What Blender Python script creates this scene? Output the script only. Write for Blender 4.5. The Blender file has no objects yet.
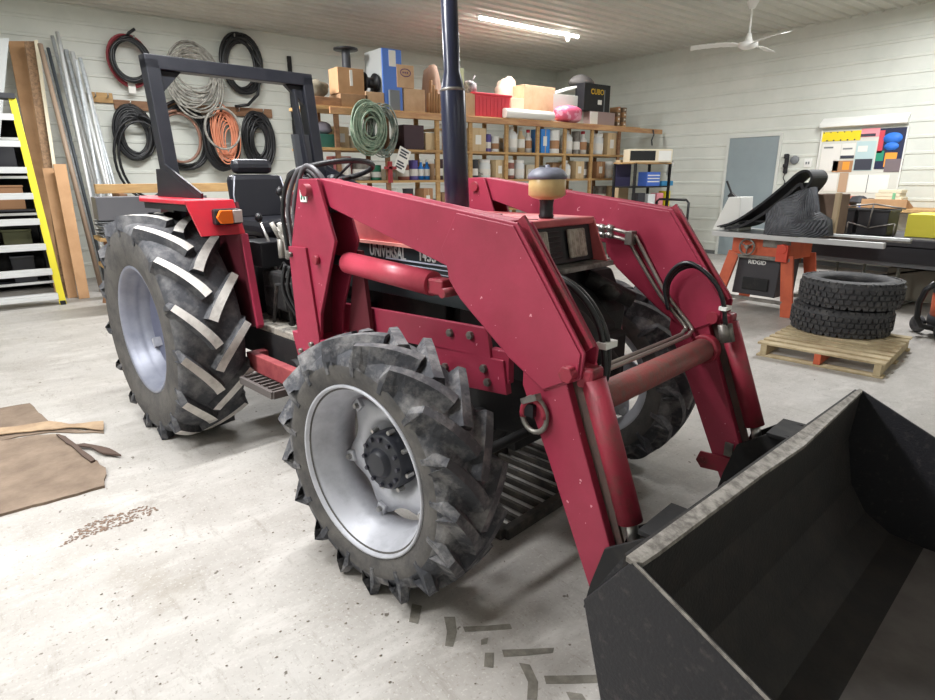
import bpy, bmesh, math, random
from mathutils import Vector, Matrix
random.seed(7)
scene = bpy.context.scene
COL = scene.collection
PI = math.pi
# ------------------------------------------------------------------ camera
FPX, PITCH, ROLL, ROOM, CAMH = 595.832, 0.2838, -0.0047, 0.9167, 1.5084
_ca, _sa = math.cos(ROOM), math.sin(ROOM)
def _lv(v):  # level camera frame -> room frame
    return Vector((_sa*v[0]+_ca*v[1], -_ca*v[0]+_sa*v[1], v[2]))
_f = Vector((0, math.cos(PITCH), -math.sin(PITCH)))
_u = Vector((0, math.sin(PITCH), math.cos(PITCH)))
_r = Vector((1, 0, 0))
_c, _s = math.cos(ROLL), math.sin(ROLL)
FW, RT, UP = _lv(_f), _lv(_c*_r+_s*_u), _lv(-_s*_r+_c*_u)
cam_d = bpy.data.cameras.new('camera')
cam_d.sensor_width = 36; cam_d.lens = FPX/935*36
cam_d.clip_start = .05
cam = bpy.data.objects.new('camera', cam_d); COL.objects.link(cam)
cam.matrix_world = Matrix(((RT.x, UP.x, -FW.x, 0), (RT.y, UP.y, -FW.y, 0), (RT.z, UP.z, -FW.z, CAMH), (0, 0, 0, 1)))
scene.camera = cam
CAMP = Vector((0, 0, CAMH))
def at(px, py, ax, val):
    """real place of something seen at a pixel once its distance (plane) is known"""
    d = RT*((px-467.5)/FPX) - UP*((py-350)/FPX) + FW
    return CAMP + d*((val-CAMP[ax])/d[ax])
# ------------------------------------------------------------------ world, exposure
world = bpy.data.worlds.new('world'); scene.world = world; world.use_nodes = True
world.node_tree.nodes['Background'].inputs[0].default_value = (.8, .85, .9, 1)
world.node_tree.nodes['Background'].inputs[1].default_value = .25
scene.view_settings.view_transform = 'Standard'
scene.view_settings.look = 'None'
scene.view_settings.exposure = 0.1
scene.view_settings.gamma = 1
scene.view_settings.use_curve_mapping = False
LIGHTS = [  # x, y, watts: the tube fittings of the shed, plus an unseen one added over the saw to brighten the east wall
    (7.43, 7.92, 88), (2.0, 7.92, 190),
    (-2.4, 2.9, 215), (.5, 3.1, 190), (8.6, 2.9, 200),
    (-1.6, -3.4, 18), (3.0, -3.4, 16), (7.6, -3.4, 22)]
XE, YN, XW, YS, ZC = 11.2, 11.04, -4.5, -5.0, 3.90

# ------------------------------------------------------------------ materials
def lin(c):
    c = c/255
    return c/12.92 if c <= .04045 else ((c+.055)/1.055)**2.4
def rgb(c): return (lin(c[0]), lin(c[1]), lin(c[2]), 1)
MATS = {}
def M(name, c, rough=.6, metal=0, c2=None, scale=6, amt=(.4, .65), bump=0, bscale=60, detail=6, emit=0, stretch=None, spec=None, alpha=None, coat=0):
    if name in MATS: return MATS[name]
    m = bpy.data.materials.new(name); m.use_nodes = True
    nt = m.node_tree; N = nt.nodes; L = nt.links
    b = N['Principled BSDF']
    b.inputs['Base Color'].default_value = rgb(c)
    b.inputs['Roughness'].default_value = rough
    b.inputs['Metallic'].default_value = metal
    if spec is not None: b.inputs['Specular IOR Level'].default_value = spec
    if coat: b.inputs['Coat Weight'].default_value = coat
    tc = N.new('ShaderNodeTexCoord'); vec = tc.outputs['Object']
    if stretch:
        mp = N.new('ShaderNodeMapping'); mp.inputs['Scale'].default_value = stretch
        L.new(vec, mp.inputs['Vector']); vec = mp.outputs['Vector']
    if c2:
        n = N.new('ShaderNodeTexNoise'); n.inputs['Scale'].default_value = scale; n.inputs['Detail'].default_value = detail
        n.inputs['Roughness'].default_value = .65
        L.new(vec, n.inputs['Vector'])
        mr = N.new('ShaderNodeMapRange'); mr.inputs['From Min'].default_value = amt[0]; mr.inputs['From Max'].default_value = amt[1]
        L.new(n.outputs['Fac'], mr.inputs['Value'])
        mx = N.new('ShaderNodeMix'); mx.data_type = 'RGBA'
        mx.inputs['A'].default_value = rgb(c); mx.inputs['B'].default_value = rgb(c2)
        L.new(mr.outputs['Result'], mx.inputs['Factor']); L.new(mx.outputs['Result'], b.inputs['Base Color'])
    if bump:
        n2 = N.new('ShaderNodeTexNoise'); n2.inputs['Scale'].default_value = bscale; n2.inputs['Detail'].default_value = 4
        L.new(vec, n2.inputs['Vector'])
        bp = N.new('ShaderNodeBump'); bp.inputs['Strength'].default_value = bump; bp.inputs['Distance'].default_value = .01
        L.new(n2.outputs['Fac'], bp.inputs['Height']); L.new(bp.outputs['Normal'], b.inputs['Normal'])
    if emit:
        b.inputs['Emission Color'].default_value = rgb(c); b.inputs['Emission Strength'].default_value = emit
    MATS[name] = m
    return m
RED = M('faded_red_paint', (158, 46, 72), .45, 0, (138, 38, 60), 3.5, (.35, .7), .05, 90)
def chips(m, col, scale=34, lo=.70, hi=.73):
    nt = m.node_tree; N = nt.nodes; L = nt.links; b = N['Principled BSDF']; src = b.inputs['Base Color'].links[0].from_socket
    tc = N.new('ShaderNodeTexCoord'); n = N.new('ShaderNodeTexNoise'); n.inputs['Scale'].default_value = scale; n.inputs['Detail'].default_value = 2
    L.new(tc.outputs['Object'], n.inputs['Vector']); mr = N.new('ShaderNodeMapRange'); mr.inputs['From Min'].default_value = lo; mr.inputs['From Max'].default_value = hi
    L.new(n.outputs['Fac'], mr.inputs['Value']); mx = N.new('ShaderNodeMix'); mx.data_type = 'RGBA'
    L.new(mr.outputs['Result'], mx.inputs['Factor']); L.new(src, mx.inputs['A']); mx.inputs['B'].default_value = rgb(col); L.new(mx.outputs['Result'], b.inputs['Base Color'])
chips(RED, (214, 150, 160), 46, .735, .75)
REDW = M('worn_red_paint', (140, 36, 54), .55, 0, (112, 52, 52), 14, (.5, .68), .1, 120)
REDF = M('bright_red_paint', (190, 30, 48), .42, 0, (170, 36, 50), 4)
HOODR = M('hood_red_paint', (198, 104, 106), .42, 0, (168, 74, 80), 5, (.4, .7))
BLK = M('black_paint', (24, 24, 28), .45)
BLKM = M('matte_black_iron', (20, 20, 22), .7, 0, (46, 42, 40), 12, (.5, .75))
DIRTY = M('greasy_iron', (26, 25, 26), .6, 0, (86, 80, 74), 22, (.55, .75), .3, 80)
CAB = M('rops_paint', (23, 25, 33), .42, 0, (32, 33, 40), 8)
SEAT = M('seat_vinyl', (30, 31, 37), .38)
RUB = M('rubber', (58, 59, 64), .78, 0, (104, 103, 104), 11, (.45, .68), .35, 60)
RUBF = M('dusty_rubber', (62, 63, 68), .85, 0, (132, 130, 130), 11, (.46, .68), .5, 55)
LUG = M('worn_lit_lug_rubber', (208, 204, 198), .8, 0, (150, 146, 142), 9, (.45, .75), .25, 70)  # pale worn rubber; the light its tops catch is in the colour too
LUGF = M('dusty_lug_rubber', (74, 74, 78), .85, 0, (128, 126, 126), 12, (.45, .68), .3, 70)
SIDEW = M('sidewall_rubber', (90, 87, 84), .85, 0, (66, 64, 64), 9, (.4, .65), .3, 80)
SILV = M('silver_wheel_paint', (184, 185, 192), .48, .2, (160, 161, 168), 8, (.45, .7))
SILVB = M('bluish_wheel_paint', (112, 116, 138), .45, .3, (126, 128, 148), 6)
STEEL = M('steel', (170, 168, 165), .35, .9)
DULL = M('dull_steel', (140, 136, 130), .5, .6, (100, 96, 92), 12)
HOSE = M('black_hose', (26, 27, 30), .38)
BKT = M('bucket_paint', (27, 27, 32), .5, 0, (74, 66, 66), 38, (.56, .82), .25, 120)
BKTIN = M('bucket_inner_paint', (27, 25, 25), .7, 0, (46, 39, 36), 9, (.45, .8), .2, 90)
BKTFL = M('bucket_worn_floor', (104, 99, 97), .55, .1, (86, 80, 79), 5, (.4, .7), .1, 60)
WORN = M('worn_edge_steel', (152, 147, 140), .6, .1, (104, 99, 94), 30, (.42, .62), .2, 120)
WALLM = M('wall_panel', (212, 214, 206), .5, 0, (203, 206, 198), 1.5)
CEILM = M('ceiling_panel', (204, 203, 194), .42, 0, (194, 193, 184), 1.5)
WOOD = M('pine', (196, 160, 108), .7, 0, (168, 130, 84), 3, (.35, .7), .1, 60, stretch=(1, 6, 6))
WOODD = M('old_wood', (150, 112, 82), .75, 0, (118, 86, 64), 4, stretch=(1, 6, 6))
PALW = M('pallet_wood', (196, 180, 146), .8, 0, (150, 130, 98), 5, (.35, .7), .2, 60)
CARD = M('cardboard', (186, 146, 108), .8, 0, (172, 132, 94), 3)
CARD2 = M('light_cardboard', (206, 172, 138), .8, 0, (190, 154, 120), 4)
WHITE = M('white_paint', (232, 232, 228), .4)
CREAM = M('cream_plastic', (222, 212, 186), .5)
YEL = M('yellow_fibreglass', (226, 210, 40), .5)
ALU = M('aluminium', (214, 216, 216), .4, .2)
GALV = M('galvanised', (200, 205, 208), .4, .1, (168, 174, 178), 20)
ORG = M('orange_paint', (202, 98, 64), .5, 0, (184, 84, 56), 6)
GREY = M('grey_plastic', (120, 124, 128), .6)
DGREY = M('dark_grey_plastic', (54, 55, 60), .55)
DOORM = M('door_paint', (140, 152, 156), .4, 0, (134, 146, 150), 2)
BLUE = M('blue_plastic', (70, 110, 200), .5)
# ------------------------------------------------------------------ mesh helpers
class MB:
    def __init__(s): s.bm = bmesh.new(); s.mats = []
    def mi(s, m):
        if m not in s.mats: s.mats.append(m)
        return s.mats.index(m)
    def face(s, vs, m=None, smooth=False):
        try: f = s.bm.faces.new(vs)
        except ValueError: return
        f.material_index = s.mi(m) if m else 0; f.smooth = smooth
        return f
    def box(s, lo, hi, m=None, T=None):
        v = [Vector((x, y, z)) for x in (lo[0], hi[0]) for y in (lo[1], hi[1]) for z in (lo[2], hi[2])]
        if T: v = [T @ p for p in v]
        b = [s.bm.verts.new(p) for p in v]
        for q in ((0,1,3,2), (4,6,7,5), (0,4,5,1), (2,3,7,6), (0,2,6,4), (1,5,7,3)): s.face([b[i] for i in q], m)
        return s
    def bar(s, a, b, w, h, m=None, up=(0, 0, 1)):
        a = Vector(a); b = Vector(b); d = (b-a).normalized(); u = Vector(up)
        if abs(d.dot(u)) > .98: u = Vector((1, 0, 0))
        sd = d.cross(u).normalized(); u = sd.cross(d)
        r = []
        for p in (a, b):
            r.append([s.bm.verts.new(p+sd*i*w/2+u*j*h/2) for i, j in ((-1,-1), (1,-1), (1,1), (-1,1))])
        for i in range(4): s.face([r[0][i], r[0][(i+1)%4], r[1][(i+1)%4], r[1][i]], m)
        s.face(r[0][::-1], m); s.face(r[1], m)
        return s
    def prism(s, poly, axis, lo, hi, m=None, T=None):
        """poly in the two other axes (order x,y / x,z / y,z)"""
        def P(p, w):
            q = {0: (w, p[0], p[1]), 1: (p[0], w, p[1]), 2: (p[0], p[1], w)}[axis]
            q = Vector(q); return T @ q if T else q
        A = [s.bm.verts.new(P(p, lo)) for p in poly]; B = [s.bm.verts.new(P(p, hi)) for p in poly]
        n = len(poly)
        for i in range(n): s.face([A[i], A[(i+1)%n], B[(i+1)%n], B[i]], m)
        s.face(A[::-1], m); s.face(B, m)
        return s
    def tube(s, pts, r, seg=8, m=None, closed=False, caps=True):
        pts = [Vector(p) for p in pts]; n = len(pts); rings = []
        rr = r if isinstance(r, (list, tuple)) else [r]*n
        d0 = (pts[1]-pts[0]).normalized(); u = Vector((0, 0, 1)) if abs(d0.z) < .9 else Vector((1, 0, 0))
        u = (u-d0*u.dot(d0)).normalized()
        for i, p in enumerate(pts):
            if closed: d = pts[(i+1)%n]-pts[i-1]
            else: d = pts[min(i+1, n-1)]-pts[max(i-1, 0)]
            if d.length < 1e-9: d = d0.copy()
            d.normalize(); u = (u-d*u.dot(d))
            if u.length < 1e-6: u = d.orthogonal()
            u.normalize(); w = d.cross(u); d0 = d
            rings.append([s.bm.verts.new(p+(u*math.cos(2*PI*k/seg)+w*math.sin(2*PI*k/seg))*rr[i]) for k in range(seg)])
        for i in range(n if closed else n-1):
            A, B = rings[i], rings[(i+1)%n]
            for k in range(seg): s.face([A[k], A[(k+1)%seg], B[(k+1)%seg], B[k]], m, True)
        if caps and not closed: s.face(rings[0][::-1], m); s.face(rings[-1], m)
        return s
    def cyl(s, a, b, r, seg=20, m=None): return s.tube([a, b], r, seg, m)
    def lathe(s, prof, seg=48, m=None, T=None, closed=False, smooth=True, mats=None):
        """profile (r, h) turned about the local z axis"""
        T = T or Matrix()
        rings = []
        for r, h in prof:
            rings.append([s.bm.verts.new(T @ Vector((r*math.cos(2*PI*k/seg), r*math.sin(2*PI*k/seg), h))) for k in range(seg)] if r > 1e-6 else [s.bm.verts.new(T @ Vector((0, 0, h)))])
        n = len(prof)
        for i in range(n if closed else n-1):
            A, B = rings[i], rings[(i+1)%n]
            mm = mats[i] if mats else m
            for k in range(seg):
                k2 = (k+1)%seg
                if len(A) == 1 and len(B) == 1: continue
                if len(A) == 1: s.face([A[0], B[k2], B[k]], mm, smooth)
                elif len(B) == 1: s.face([A[k], A[k2], B[0]], mm, smooth)
                else: s.face([A[k], A[k2], B[k2], B[k]], mm, smooth)
        return s
    def blob(s, c, size, m=None, rough=.15, sub=2, seed=0):
        rnd = random.Random(seed); g = bmesh.ops.create_icosphere(s.bm, subdivisions=sub, radius=1)
        ph = [rnd.uniform(0, 6) for _ in range(6)]
        for v in g['verts']:
            p = v.co.copy(); k = 1+rough*(math.sin(4*p.x+ph[0])+math.sin(5*p.y+ph[1])+math.sin(4.5*p.z+ph[2])+.7*math.sin(9*p.x+7*p.z+ph[3]))
            v.co = Vector((c[0]+p.x*size[0]*k, c[1]+p.y*size[1]*k, c[2]+p.z*size[2]*k))
        fs = set(f for v in g['verts'] for f in v.link_faces)
        for f in fs: f.material_index = s.mi(m) if m else 0; f.smooth = True
        return s
    def build(s, name, mat=None, parent=None, bevel=0, T=None, fixn=True):
        if fixn: bmesh.ops.recalc_face_normals(s.bm, faces=s.bm.faces[:])
        me = bpy.data.meshes.new(name)
        if T: s.bm.transform(T)
        s.bm.to_mesh(me); s.bm.free()
        if s.mats:
            for m in s.mats: me.materials.append(m)
        elif mat: me.materials.append(mat)
        o = bpy.data.objects.new(name, me); COL.objects.link(o)
        if parent: o.parent = parent
        if bevel:
            b = o.modifiers.new('bevel', 'BEVEL'); b.width = bevel; b.segments = 2; b.limit_method = 'ANGLE'; b.angle_limit = .6
            b.harden_normals = False
        return o
def smooth(P, n=5):
    P = [Vector(p) for p in P]; out = []
    for i in range(len(P)-1):
        a = P[max(i-1, 0)]; b = P[i]; c = P[i+1]; d = P[min(i+2, len(P)-1)]
        for k in range(n):
            t = k/n; out.append(.5*((2*b)+(-a+c)*t+(2*a-5*b+4*c-d)*t*t+(-a+3*b-3*c+d)*t*t*t))
    out.append(P[-1]); return out
def tag(o, label=None, cat=None, group=None, kind=None):
    if label: o['label'] = label
    if cat: o['category'] = cat
    if group: o['group'] = group
    if kind: o['kind'] = kind
    return o
def empty(name, loc=(0, 0, 0), rz=0, label=None, cat=None, group=None):
    o = bpy.data.objects.new(name, None); COL.objects.link(o); o.location = loc; o.rotation_euler.z = rz
    o.empty_display_size = .1
    return tag(o, label, cat, group)
def struct(o, parent=None):
    o['kind'] = 'structure'; return o
def writing(name, body, size, mat, parent, T, ext=.0012, sx=1.0):
    c = bpy.data.curves.new('txt', 'FONT'); c.body = body; c.size = size; c.extrude = ext
    c.offset = size*.022; c.align_x = 'CENTER'; c.align_y = 'CENTER'; c.resolution_u = 3
    t = bpy.data.objects.new('txt', c); COL.objects.link(t)
    bpy.context.view_layer.update()
    me = bpy.data.meshes.new_from_object(t)
    bpy.data.objects.remove(t)
    me.transform(T @ Matrix.Scale(sx, 4, (1, 0, 0))); me.materials.clear(); me.materials.append(mat)
    o = bpy.data.objects.new(name, me); COL.objects.link(o); o.parent = parent
    return o
def frame(o, x, y):  # matrix with origin o, x axis, y axis
    x = Vector(x).normalized(); y = Vector(y).normalized(); z = x.cross(y).normalized(); y = z.cross(x)
    return Matrix(((x.x, y.x, z.x, o[0]), (x.y, y.y, z.y, o[1]), (x.z, y.z, z.z, o[2]), (0, 0, 0, 1)))
def copy_tree(o, parent=None):
    c = o.copy(); COL.objects.link(c); c.parent = parent
    for ch in [k for k in bpy.data.objects if k.parent == o]: copy_tree(ch, c)
    return c
# ------------------------------------------------------------------ the shell
def floor_material():
    m = bpy.data.materials.new('worn_painted_concrete'); m.use_nodes = True
    nt = m.node_tree; N = nt.nodes; L = nt.links; b = N['Principled BSDF']
    tc = N.new('ShaderNodeTexCoord')
    def noise(scale, detail=8, rough=.6, stretch=None, dist=0):
        n = N.new('ShaderNodeTexNoise'); n.inputs['Scale'].default_value = scale; n.inputs['Detail'].default_value = detail
        n.inputs['Roughness'].default_value = rough; n.inputs['Distortion'].default_value = dist
        if stretch:
            mp = N.new('ShaderNodeMapping'); mp.inputs['Scale'].default_value = stretch[0]; mp.inputs['Rotation'].default_value = (0, 0, stretch[1])
            L.new(tc.outputs['Object'], mp.inputs['Vector']); L.new(mp.outputs['Vector'], n.inputs['Vector'])
        else: L.new(tc.outputs['Object'], n.inputs['Vector'])
        return n.outputs['Fac']
    def mix(a, bcol, fac, lo, hi):
        mr = N.new('ShaderNodeMapRange'); mr.inputs['From Min'].default_value = lo; mr.inputs['From Max'].default_value = hi
        L.new(fac, mr.inputs['Value'])
        mx = N.new('ShaderNodeMix'); mx.data_type = 'RGBA'; L.new(mr.outputs['Result'], mx.inputs['Factor'])
        if isinstance(a, tuple): mx.inputs['A'].default_value = rgb(a)
        else: L.new(a, mx.inputs['A'])
        mx.inputs['B'].default_value = rgb(bcol)
        return mx.outputs['Result']
    c = mix((176, 172, 167), (156, 151, 145), noise(1.2, 10, .7, ((1, 1.6, 1), -.1), .2), .4, .66)
    c = mix(c, (188, 184, 179), noise(1.9, 11, .74, ((1, 2.4, 1), .3), .2), .5, .66)
    c = mix(c, (138, 132, 124), noise(4.2, 13, .8, ((3.4, .9, 1), -.25), .3), .54, .74)
    c = mix(c, (132, 124, 110), noise(.55, 8, .7, None, .3), .56, .74)
    c = mix(c, (184, 181, 175), noise(70, 3, .6), .58, .68)
    c = mix(c, (142, 136, 128), noise(60, 3, .6), .6, .72)
    c = mix(c, (122, 116, 108), noise(1.6, 12, .8, ((6, 1.1, 1), -.6), .2), .6, .74)
    c = mix(c, (100, 92, 84), noise(24, 3, .5), .69, .73)
    L.new(c, b.inputs['Base Color'])
    r = N.new('ShaderNodeMapRange'); r.inputs['To Min'].default_value = .38; r.inputs['To Max'].default_value = .7
    L.new(noise(2.4, 6), r.inputs['Value']); L.new(r.outputs['Result'], b.inputs['Roughness'])
    bp = N.new('ShaderNodeBump'); bp.inputs['Strength'].default_value = .12; bp.inputs['Distance'].default_value = .01
    L.new(noise(45, 6), bp.inputs['Height']); L.new(bp.outputs['Normal'], b.inputs['Normal'])
    return m
floor = MB().box((XW, YS, -.12), (XE, YN, 0)).build('floor', floor_material()); struct(floor)
def ribbed(n, pitch, ribw, depth, length0):
    pts = []
    k = 0; h = length0
    while h < n:
        pts += [(h, 0), (h+pitch-ribw, 0), (h+pitch-ribw*.75, depth), (h+pitch-ribw*.25, depth)]
        h += pitch
    return [p for p in pts if p[0] <= n]
def wall(name, a, b, inward, mat, z1=ZC+.1):
    """ribbed sheet from a to b (xy), ribs horizontal, standing out towards 'inward'"""
    m = MB(); a = Vector((*a, 0)); b = Vector((*b, 0)); inw = Vector((*inward, 0))
    prof = ribbed(z1, .23, .035, .012, 0)
    prof = [(-.02, 0)] + prof[1:] + [(z1, 0)]
    A = [m.bm.verts.new(a+inw*d+Vector((0, 0, z))) for z, d in prof]; B = [m.bm.verts.new(b+inw*d+Vector((0, 0, z))) for z, d in prof]
    for i in range(len(prof)-1): m.face([A[i], B[i], B[i+1], A[i+1]])
    m.box((min(a.x, b.x)-abs(inw.x)*(.1 if inw.x > 0 else 0), min(a.y, b.y)-abs(inw.y)*(.1 if inw.y > 0 else 0), -.02),
          (max(a.x, b.x)+abs(inw.x)*(.1 if inw.x < 0 else 0), max(a.y, b.y)+abs(inw.y)*(.1 if inw.y < 0 else 0), z1)) if False else None
    o = m.build(name, mat); struct(o)
    s = o.modifiers.new('solid', 'SOLIDIFY'); s.thickness = .02; s.offset = -1
    return o
wall('wall_north', (XW, YN), (XE, YN), (0, -1), WALLM)
wall('wall_east', (XE, YN), (XE, YS), (-1, 0), WALLM)
wall('wall_south', (XE, YS), (XW, YS), (0, 1), WALLM)
wall('wall_west', (XW, YS), (XW, YN), (1, 0), WALLM)
def ceiling():
    m = MB(); prof = ribbed(YN, .23, .06, -.032, YS)
    prof.append((YN, 0))
    A = [m.bm.verts.new((XW, y, ZC+d)) for y, d in prof]; B = [m.bm.verts.new((XE, y, ZC+d)) for y, d in prof]
    for i in range(len(prof)-1): m.face([A[i], A[i+1], B[i+1], B[i]])
    o = m.build('ceiling', CEILM); struct(o)
    s = o.modifiers.new('solid', 'SOLIDIFY'); s.thickness = .03; s.offset = 1
ceiling()
struct(MB().box((XE-.03, YS, 0), (XE-.014, 5.38, .07)).box((XE-.03, 6.42, 0), (XE-.014, YN-.02, .07)).build('baseboard_east', M('base_trim', (96, 98, 98), .6)))
# tube fittings
TUBE = M('tube_glow', (255, 252, 244), .4, emit=14)
for i, (lx, ly, w) in enumerate(LIGHTS):
    seen = i == 0
    lab = 'long white fluorescent tube fitting on the ribbed ceiling above the shelves' if seen else None
    root = empty('ceiling_light', (lx, ly, ZC-.02), 0, lab or 'white tube fitting on the ceiling, '+['', 'above the hose wall', 'over the worn floor mats', 'above the tractor', 'above the table saw, added unseen to brighten the east wall', 'by the south west corner', 'by the south wall', 'by the south east corner'][i], 'ceiling light', None if seen else 'tube fittings behind and beside the viewer')
    MB().box((-1.12, -.05, -.035), (1.12, .05, .0)).build('fixture_body', WHITE, root, .006)
    MB().cyl((-1.1, 0, -.055), (1.1, 0, -.055), .022, 12).build('tube', TUBE, root)
    L = bpy.data.lights.new('tube_light', 'AREA'); L.shape = 'RECTANGLE'; L.size = 2.2; L.size_y = .16; L.energy = w; L.color = (.98, .99, 1)
    lo = bpy.data.objects.new('tube_light', L); COL.objects.link(lo); lo.parent = root; lo.location = (0, 0, -.085)
    if seen:
        MB().lathe([(0, -.19), (.02, -.185), (.032, -.15), (.028, -.12), (.014, -.09), (.014, -.05)], 16).build('bulb', M('bulb_glow', (255, 252, 246), .3, emit=6), root, T=Matrix.Translation((.72, -.12, 0)))
# ceiling fan
fc = (9.0, 5.05)
fan = empty('ceiling_fan', (fc[0], fc[1], ZC), 0, 'white three-blade ceiling fan on a long down rod', 'ceiling fan')
MB().lathe([(0, 0), (.09, 0), (.085, -.03), (.04, -.12), (0, -.13)], 24).build('canopy', WHITE, fan)
MB().cyl((0, 0, -.1), (0, 0, -.48), .014, 10).build('down_rod', WHITE, fan)
MB().lathe([(0, -.44), (.03, -.44), (.05, -.52), (.055, -.545), (.13, -.56), (.135, -.61), (.09, -.64), (0, -.645)], 28).build('motor', WHITE, fan)
for k, ang in enumerate((math.atan2(.79, -.6)-.05, math.atan2(.79, -.6)+2*PI/3-.05, math.atan2(.79, -.6)-2*PI/3-.05)):
    m = MB(); T = Matrix.Rotation(ang, 4, 'Z') @ Matrix.Translation((0, 0, -.585)) 
    for i in range(6):
        r0, r1 = .12+i*.11, .12+(i+1)*.11
        w0 = .03 if i < 1 else .075; w1 = .075
        for t in (0,):
            zt0, zt1 = -.0+.012*math.sin(i*.6), .012*math.sin((i+1)*.6)
            a = [T @ Vector(p) for p in ((r0, -w0, zt0-.012), (r1, -w1, zt1-.018), (r1, w1, zt1+.018), (r0, w0, zt0+.012))]
            bt = [p+Vector((0, 0, .006)) for p in a]
            A = [m.bm.verts.new(p) for p in a]; B = [m.bm.verts.new(p) for p in bt]
            m.face(A); m.face(B[::-1])
            for j in range(4): m.face([A[j], A[(j+1)%4], B[(j+1)%4], B[j]])
    m.build('blade', WHITE, fan)
# ------------------------------------------------------------------ east wall: door, controls, notice board, bench
d0, d1 = at(731, 140, 0, XE), at(781, 137, 0, XE)
dy1, dy0 = d0.y, d1.y; dz = 2.17
door = empty('door_1', (XE, (dy0+dy1)/2, 0)); struct(door)
w2 = (dy1-dy0)/2
struct(MB().box((-.035, -w2, .01), (-.014, w2, dz)).build('door_leaf', DOORM, door, .003))
fr = MB()
fr.box((-.05, -w2-.05, 0), (-.014, -w2, dz+.05)).box((-.05, w2, 0), (-.014, w2+.05, dz+.05)).box((-.05, -w2, dz), (-.014, w2, dz+.05))
struct(fr.build('door_frame', M('door_trim', (206, 208, 202), .5), door, .003))
struct(MB().cyl((-.035, -w2+.07, 1.0), (-.09, -w2+.07, 1.0), .012, 10).lathe([(0, 0), (.025, .004), (.03, .02), (.02, .035), (0, .038)], 16, T=Matrix.Translation((-.09, -w2+.07, 1.0)) @ Matrix.Rotation(-PI/2, 4, 'Y')).build('door_knob', STEEL, door))
p = at(787, 164, 0, XE-.02)
ph = empty('wall_telephone', p, 0, 'black telephone handset hanging on the wall beside the grey door', 'telephone')
MB().box((-.05, -.035, -.16), (-.01, .035, .16)).box((-.075, -.04, .09), (-.04, .04, .17)).box((-.075, -.04, -.06), (-.04, .04, .0)).build('handset', BLK, ph, .012)
MB().tube([(-.03, .0, -.15), (-.03, .02, -.24), (-.03, -.02, -.3), (-.03, 0, -.42)], .008, 6).build('cord', BLK, ph)
p = at(795, 160, 0, XE-.02)
tag(MB().lathe([(0, 0), (.07, 0), (.075, .02), (.06, .04), (0, .045)], 24, T=Matrix.Translation(p) @ Matrix.Rotation(-PI/2, 4, 'Y')).build('thermostat', GREY), 'round grey thermostat on the wall right of the telephone', 'thermostat')
p = at(808, 163, 0, XE-.02)
sw = tag(MB().box((-.015, -.06, -.07), (.008, .06, .07)).build('light_switch', WHITE, None, .003), 'white double light switch plate left of the notice board', 'light switch'); sw.location = p
MB().box((-.025, -.03, -.02), (-.012, -.012, .02)).build('rocker', GREY, sw); MB().box((-.025, .012, -.02), (-.012, .03, .02)).build('rocker', GREY, sw)
# notice board with shelf top
A = at(824, 131, 0, XE-.03); B = at(906, 199, 0, XE-.03)
y1, y0, z1, z0 = A.y, at(907, 135, 0, XE-.03).y, A.z, B.z
nb = empty('notice_board', (XE-.02, (y0+y1)/2, z0), 0, 'white notice board covered with posters above the bench', 'notice board')
hw = (y1-y0)/2; hh = z1-z0
MB().box((-.03, -hw, 0), (0, hw, hh)).build('board', M('board_white', (214, 214, 206), .5), nb, .003)
MB().box((-.05, -hw-.02, -.03), (-.0, -hw, hh)).box((-.05, hw, -.03), (0, hw+.02, hh)).box((-.05, -hw, -.03), (0, hw, 0)).build('board_frame', WHITE, nb, .003)
hd = tag(MB().prism([(0, 0), (-.12, .02), (-.12, .08), (0, .17)], 1, -hw-.0, hw+.04).build('hood_light', WHITE, None, .004), 'long white hooded strip light above the notice board', 'strip light')
hd.location = (XE-.014, (y0+y1)/2, z1+.03)
def poster(u0, v0, u1, v1, mat, lab, extra=None, name='poster', cat='poster', d=.004):
    # u,v fractions of the board, v down from the top
    ya, yb = hw-u0*2*hw, hw-u1*2*hw; za, zb = hh*(1-v0), hh*(1-v1)
    xx = XE-.02-.032-d
    o = tag(MB().box((xx, (y0+y1)/2+yb, z0+zb), (xx+.003, (y0+y1)/2+ya, z0+za)).build(name, mat), lab, cat)
    if extra:
        for (a, b_, c_, d_, mm, nm) in extra:
            p0 = ya+(yb-ya)*a; p1 = ya+(yb-ya)*c_; q0 = za+(zb-za)*b_; q1 = za+(zb-za)*d_
            MB().box((xx-.002, (y0+y1)/2+p1, z0+q1), (xx, (y0+y1)/2+p0, z0+q0)).build(nm, mm, o)
    return o
DISC = []
YB = M('banner_yellow', (238, 214, 40), .6); PINK = M('pink_print', (236, 150, 160), .6); DK = M('dark_print', (60, 62, 74), .6)
PAP = M('paper', (232, 230, 224), .7); TEAL = M('teal_print', (184, 208, 210), .6); NAVY = M('navy_print', (34, 40, 70), .6); BL2 = M('blue_print', (50, 120, 220), .6)
GRN = M('green_print', (40, 140, 110), .6); ORP = M('orange_print', (240, 160, 60), .6); BRN = M('brown_print', (176, 132, 96), .7); REDP = M('red_print', (206, 70, 84), .6)
poster(.0, .02, .48, .16, YB, 'yellow bunting banner along the top left of the notice board', [(k*.09+.02, .02, k*.09+.05, .14, DK, 'print_mark') for k in range(0, 10, 2)]+[(k*.09+.03, .85, k*.09+.07, .98, DK, 'print_mark') for k in range(1, 10, 2)], 'banner', 'banner')
poster(.48, .0, .7, .12, PINK, 'pink strip poster at the top middle of the notice board', [(0, .62, .8, .95, DK, 'caption_strip')])
poster(.7, .01, 1.0, .58, NAVY, 'dark blue poster with a bright blue shape on the notice board', [(.0, .05, .2, .6, REDP, 'red_panel'), (.0, .55, .3, .8, GRN, 'green_panel'), (.35, .6, .8, .95, ORP, 'orange_panel')])
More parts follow.
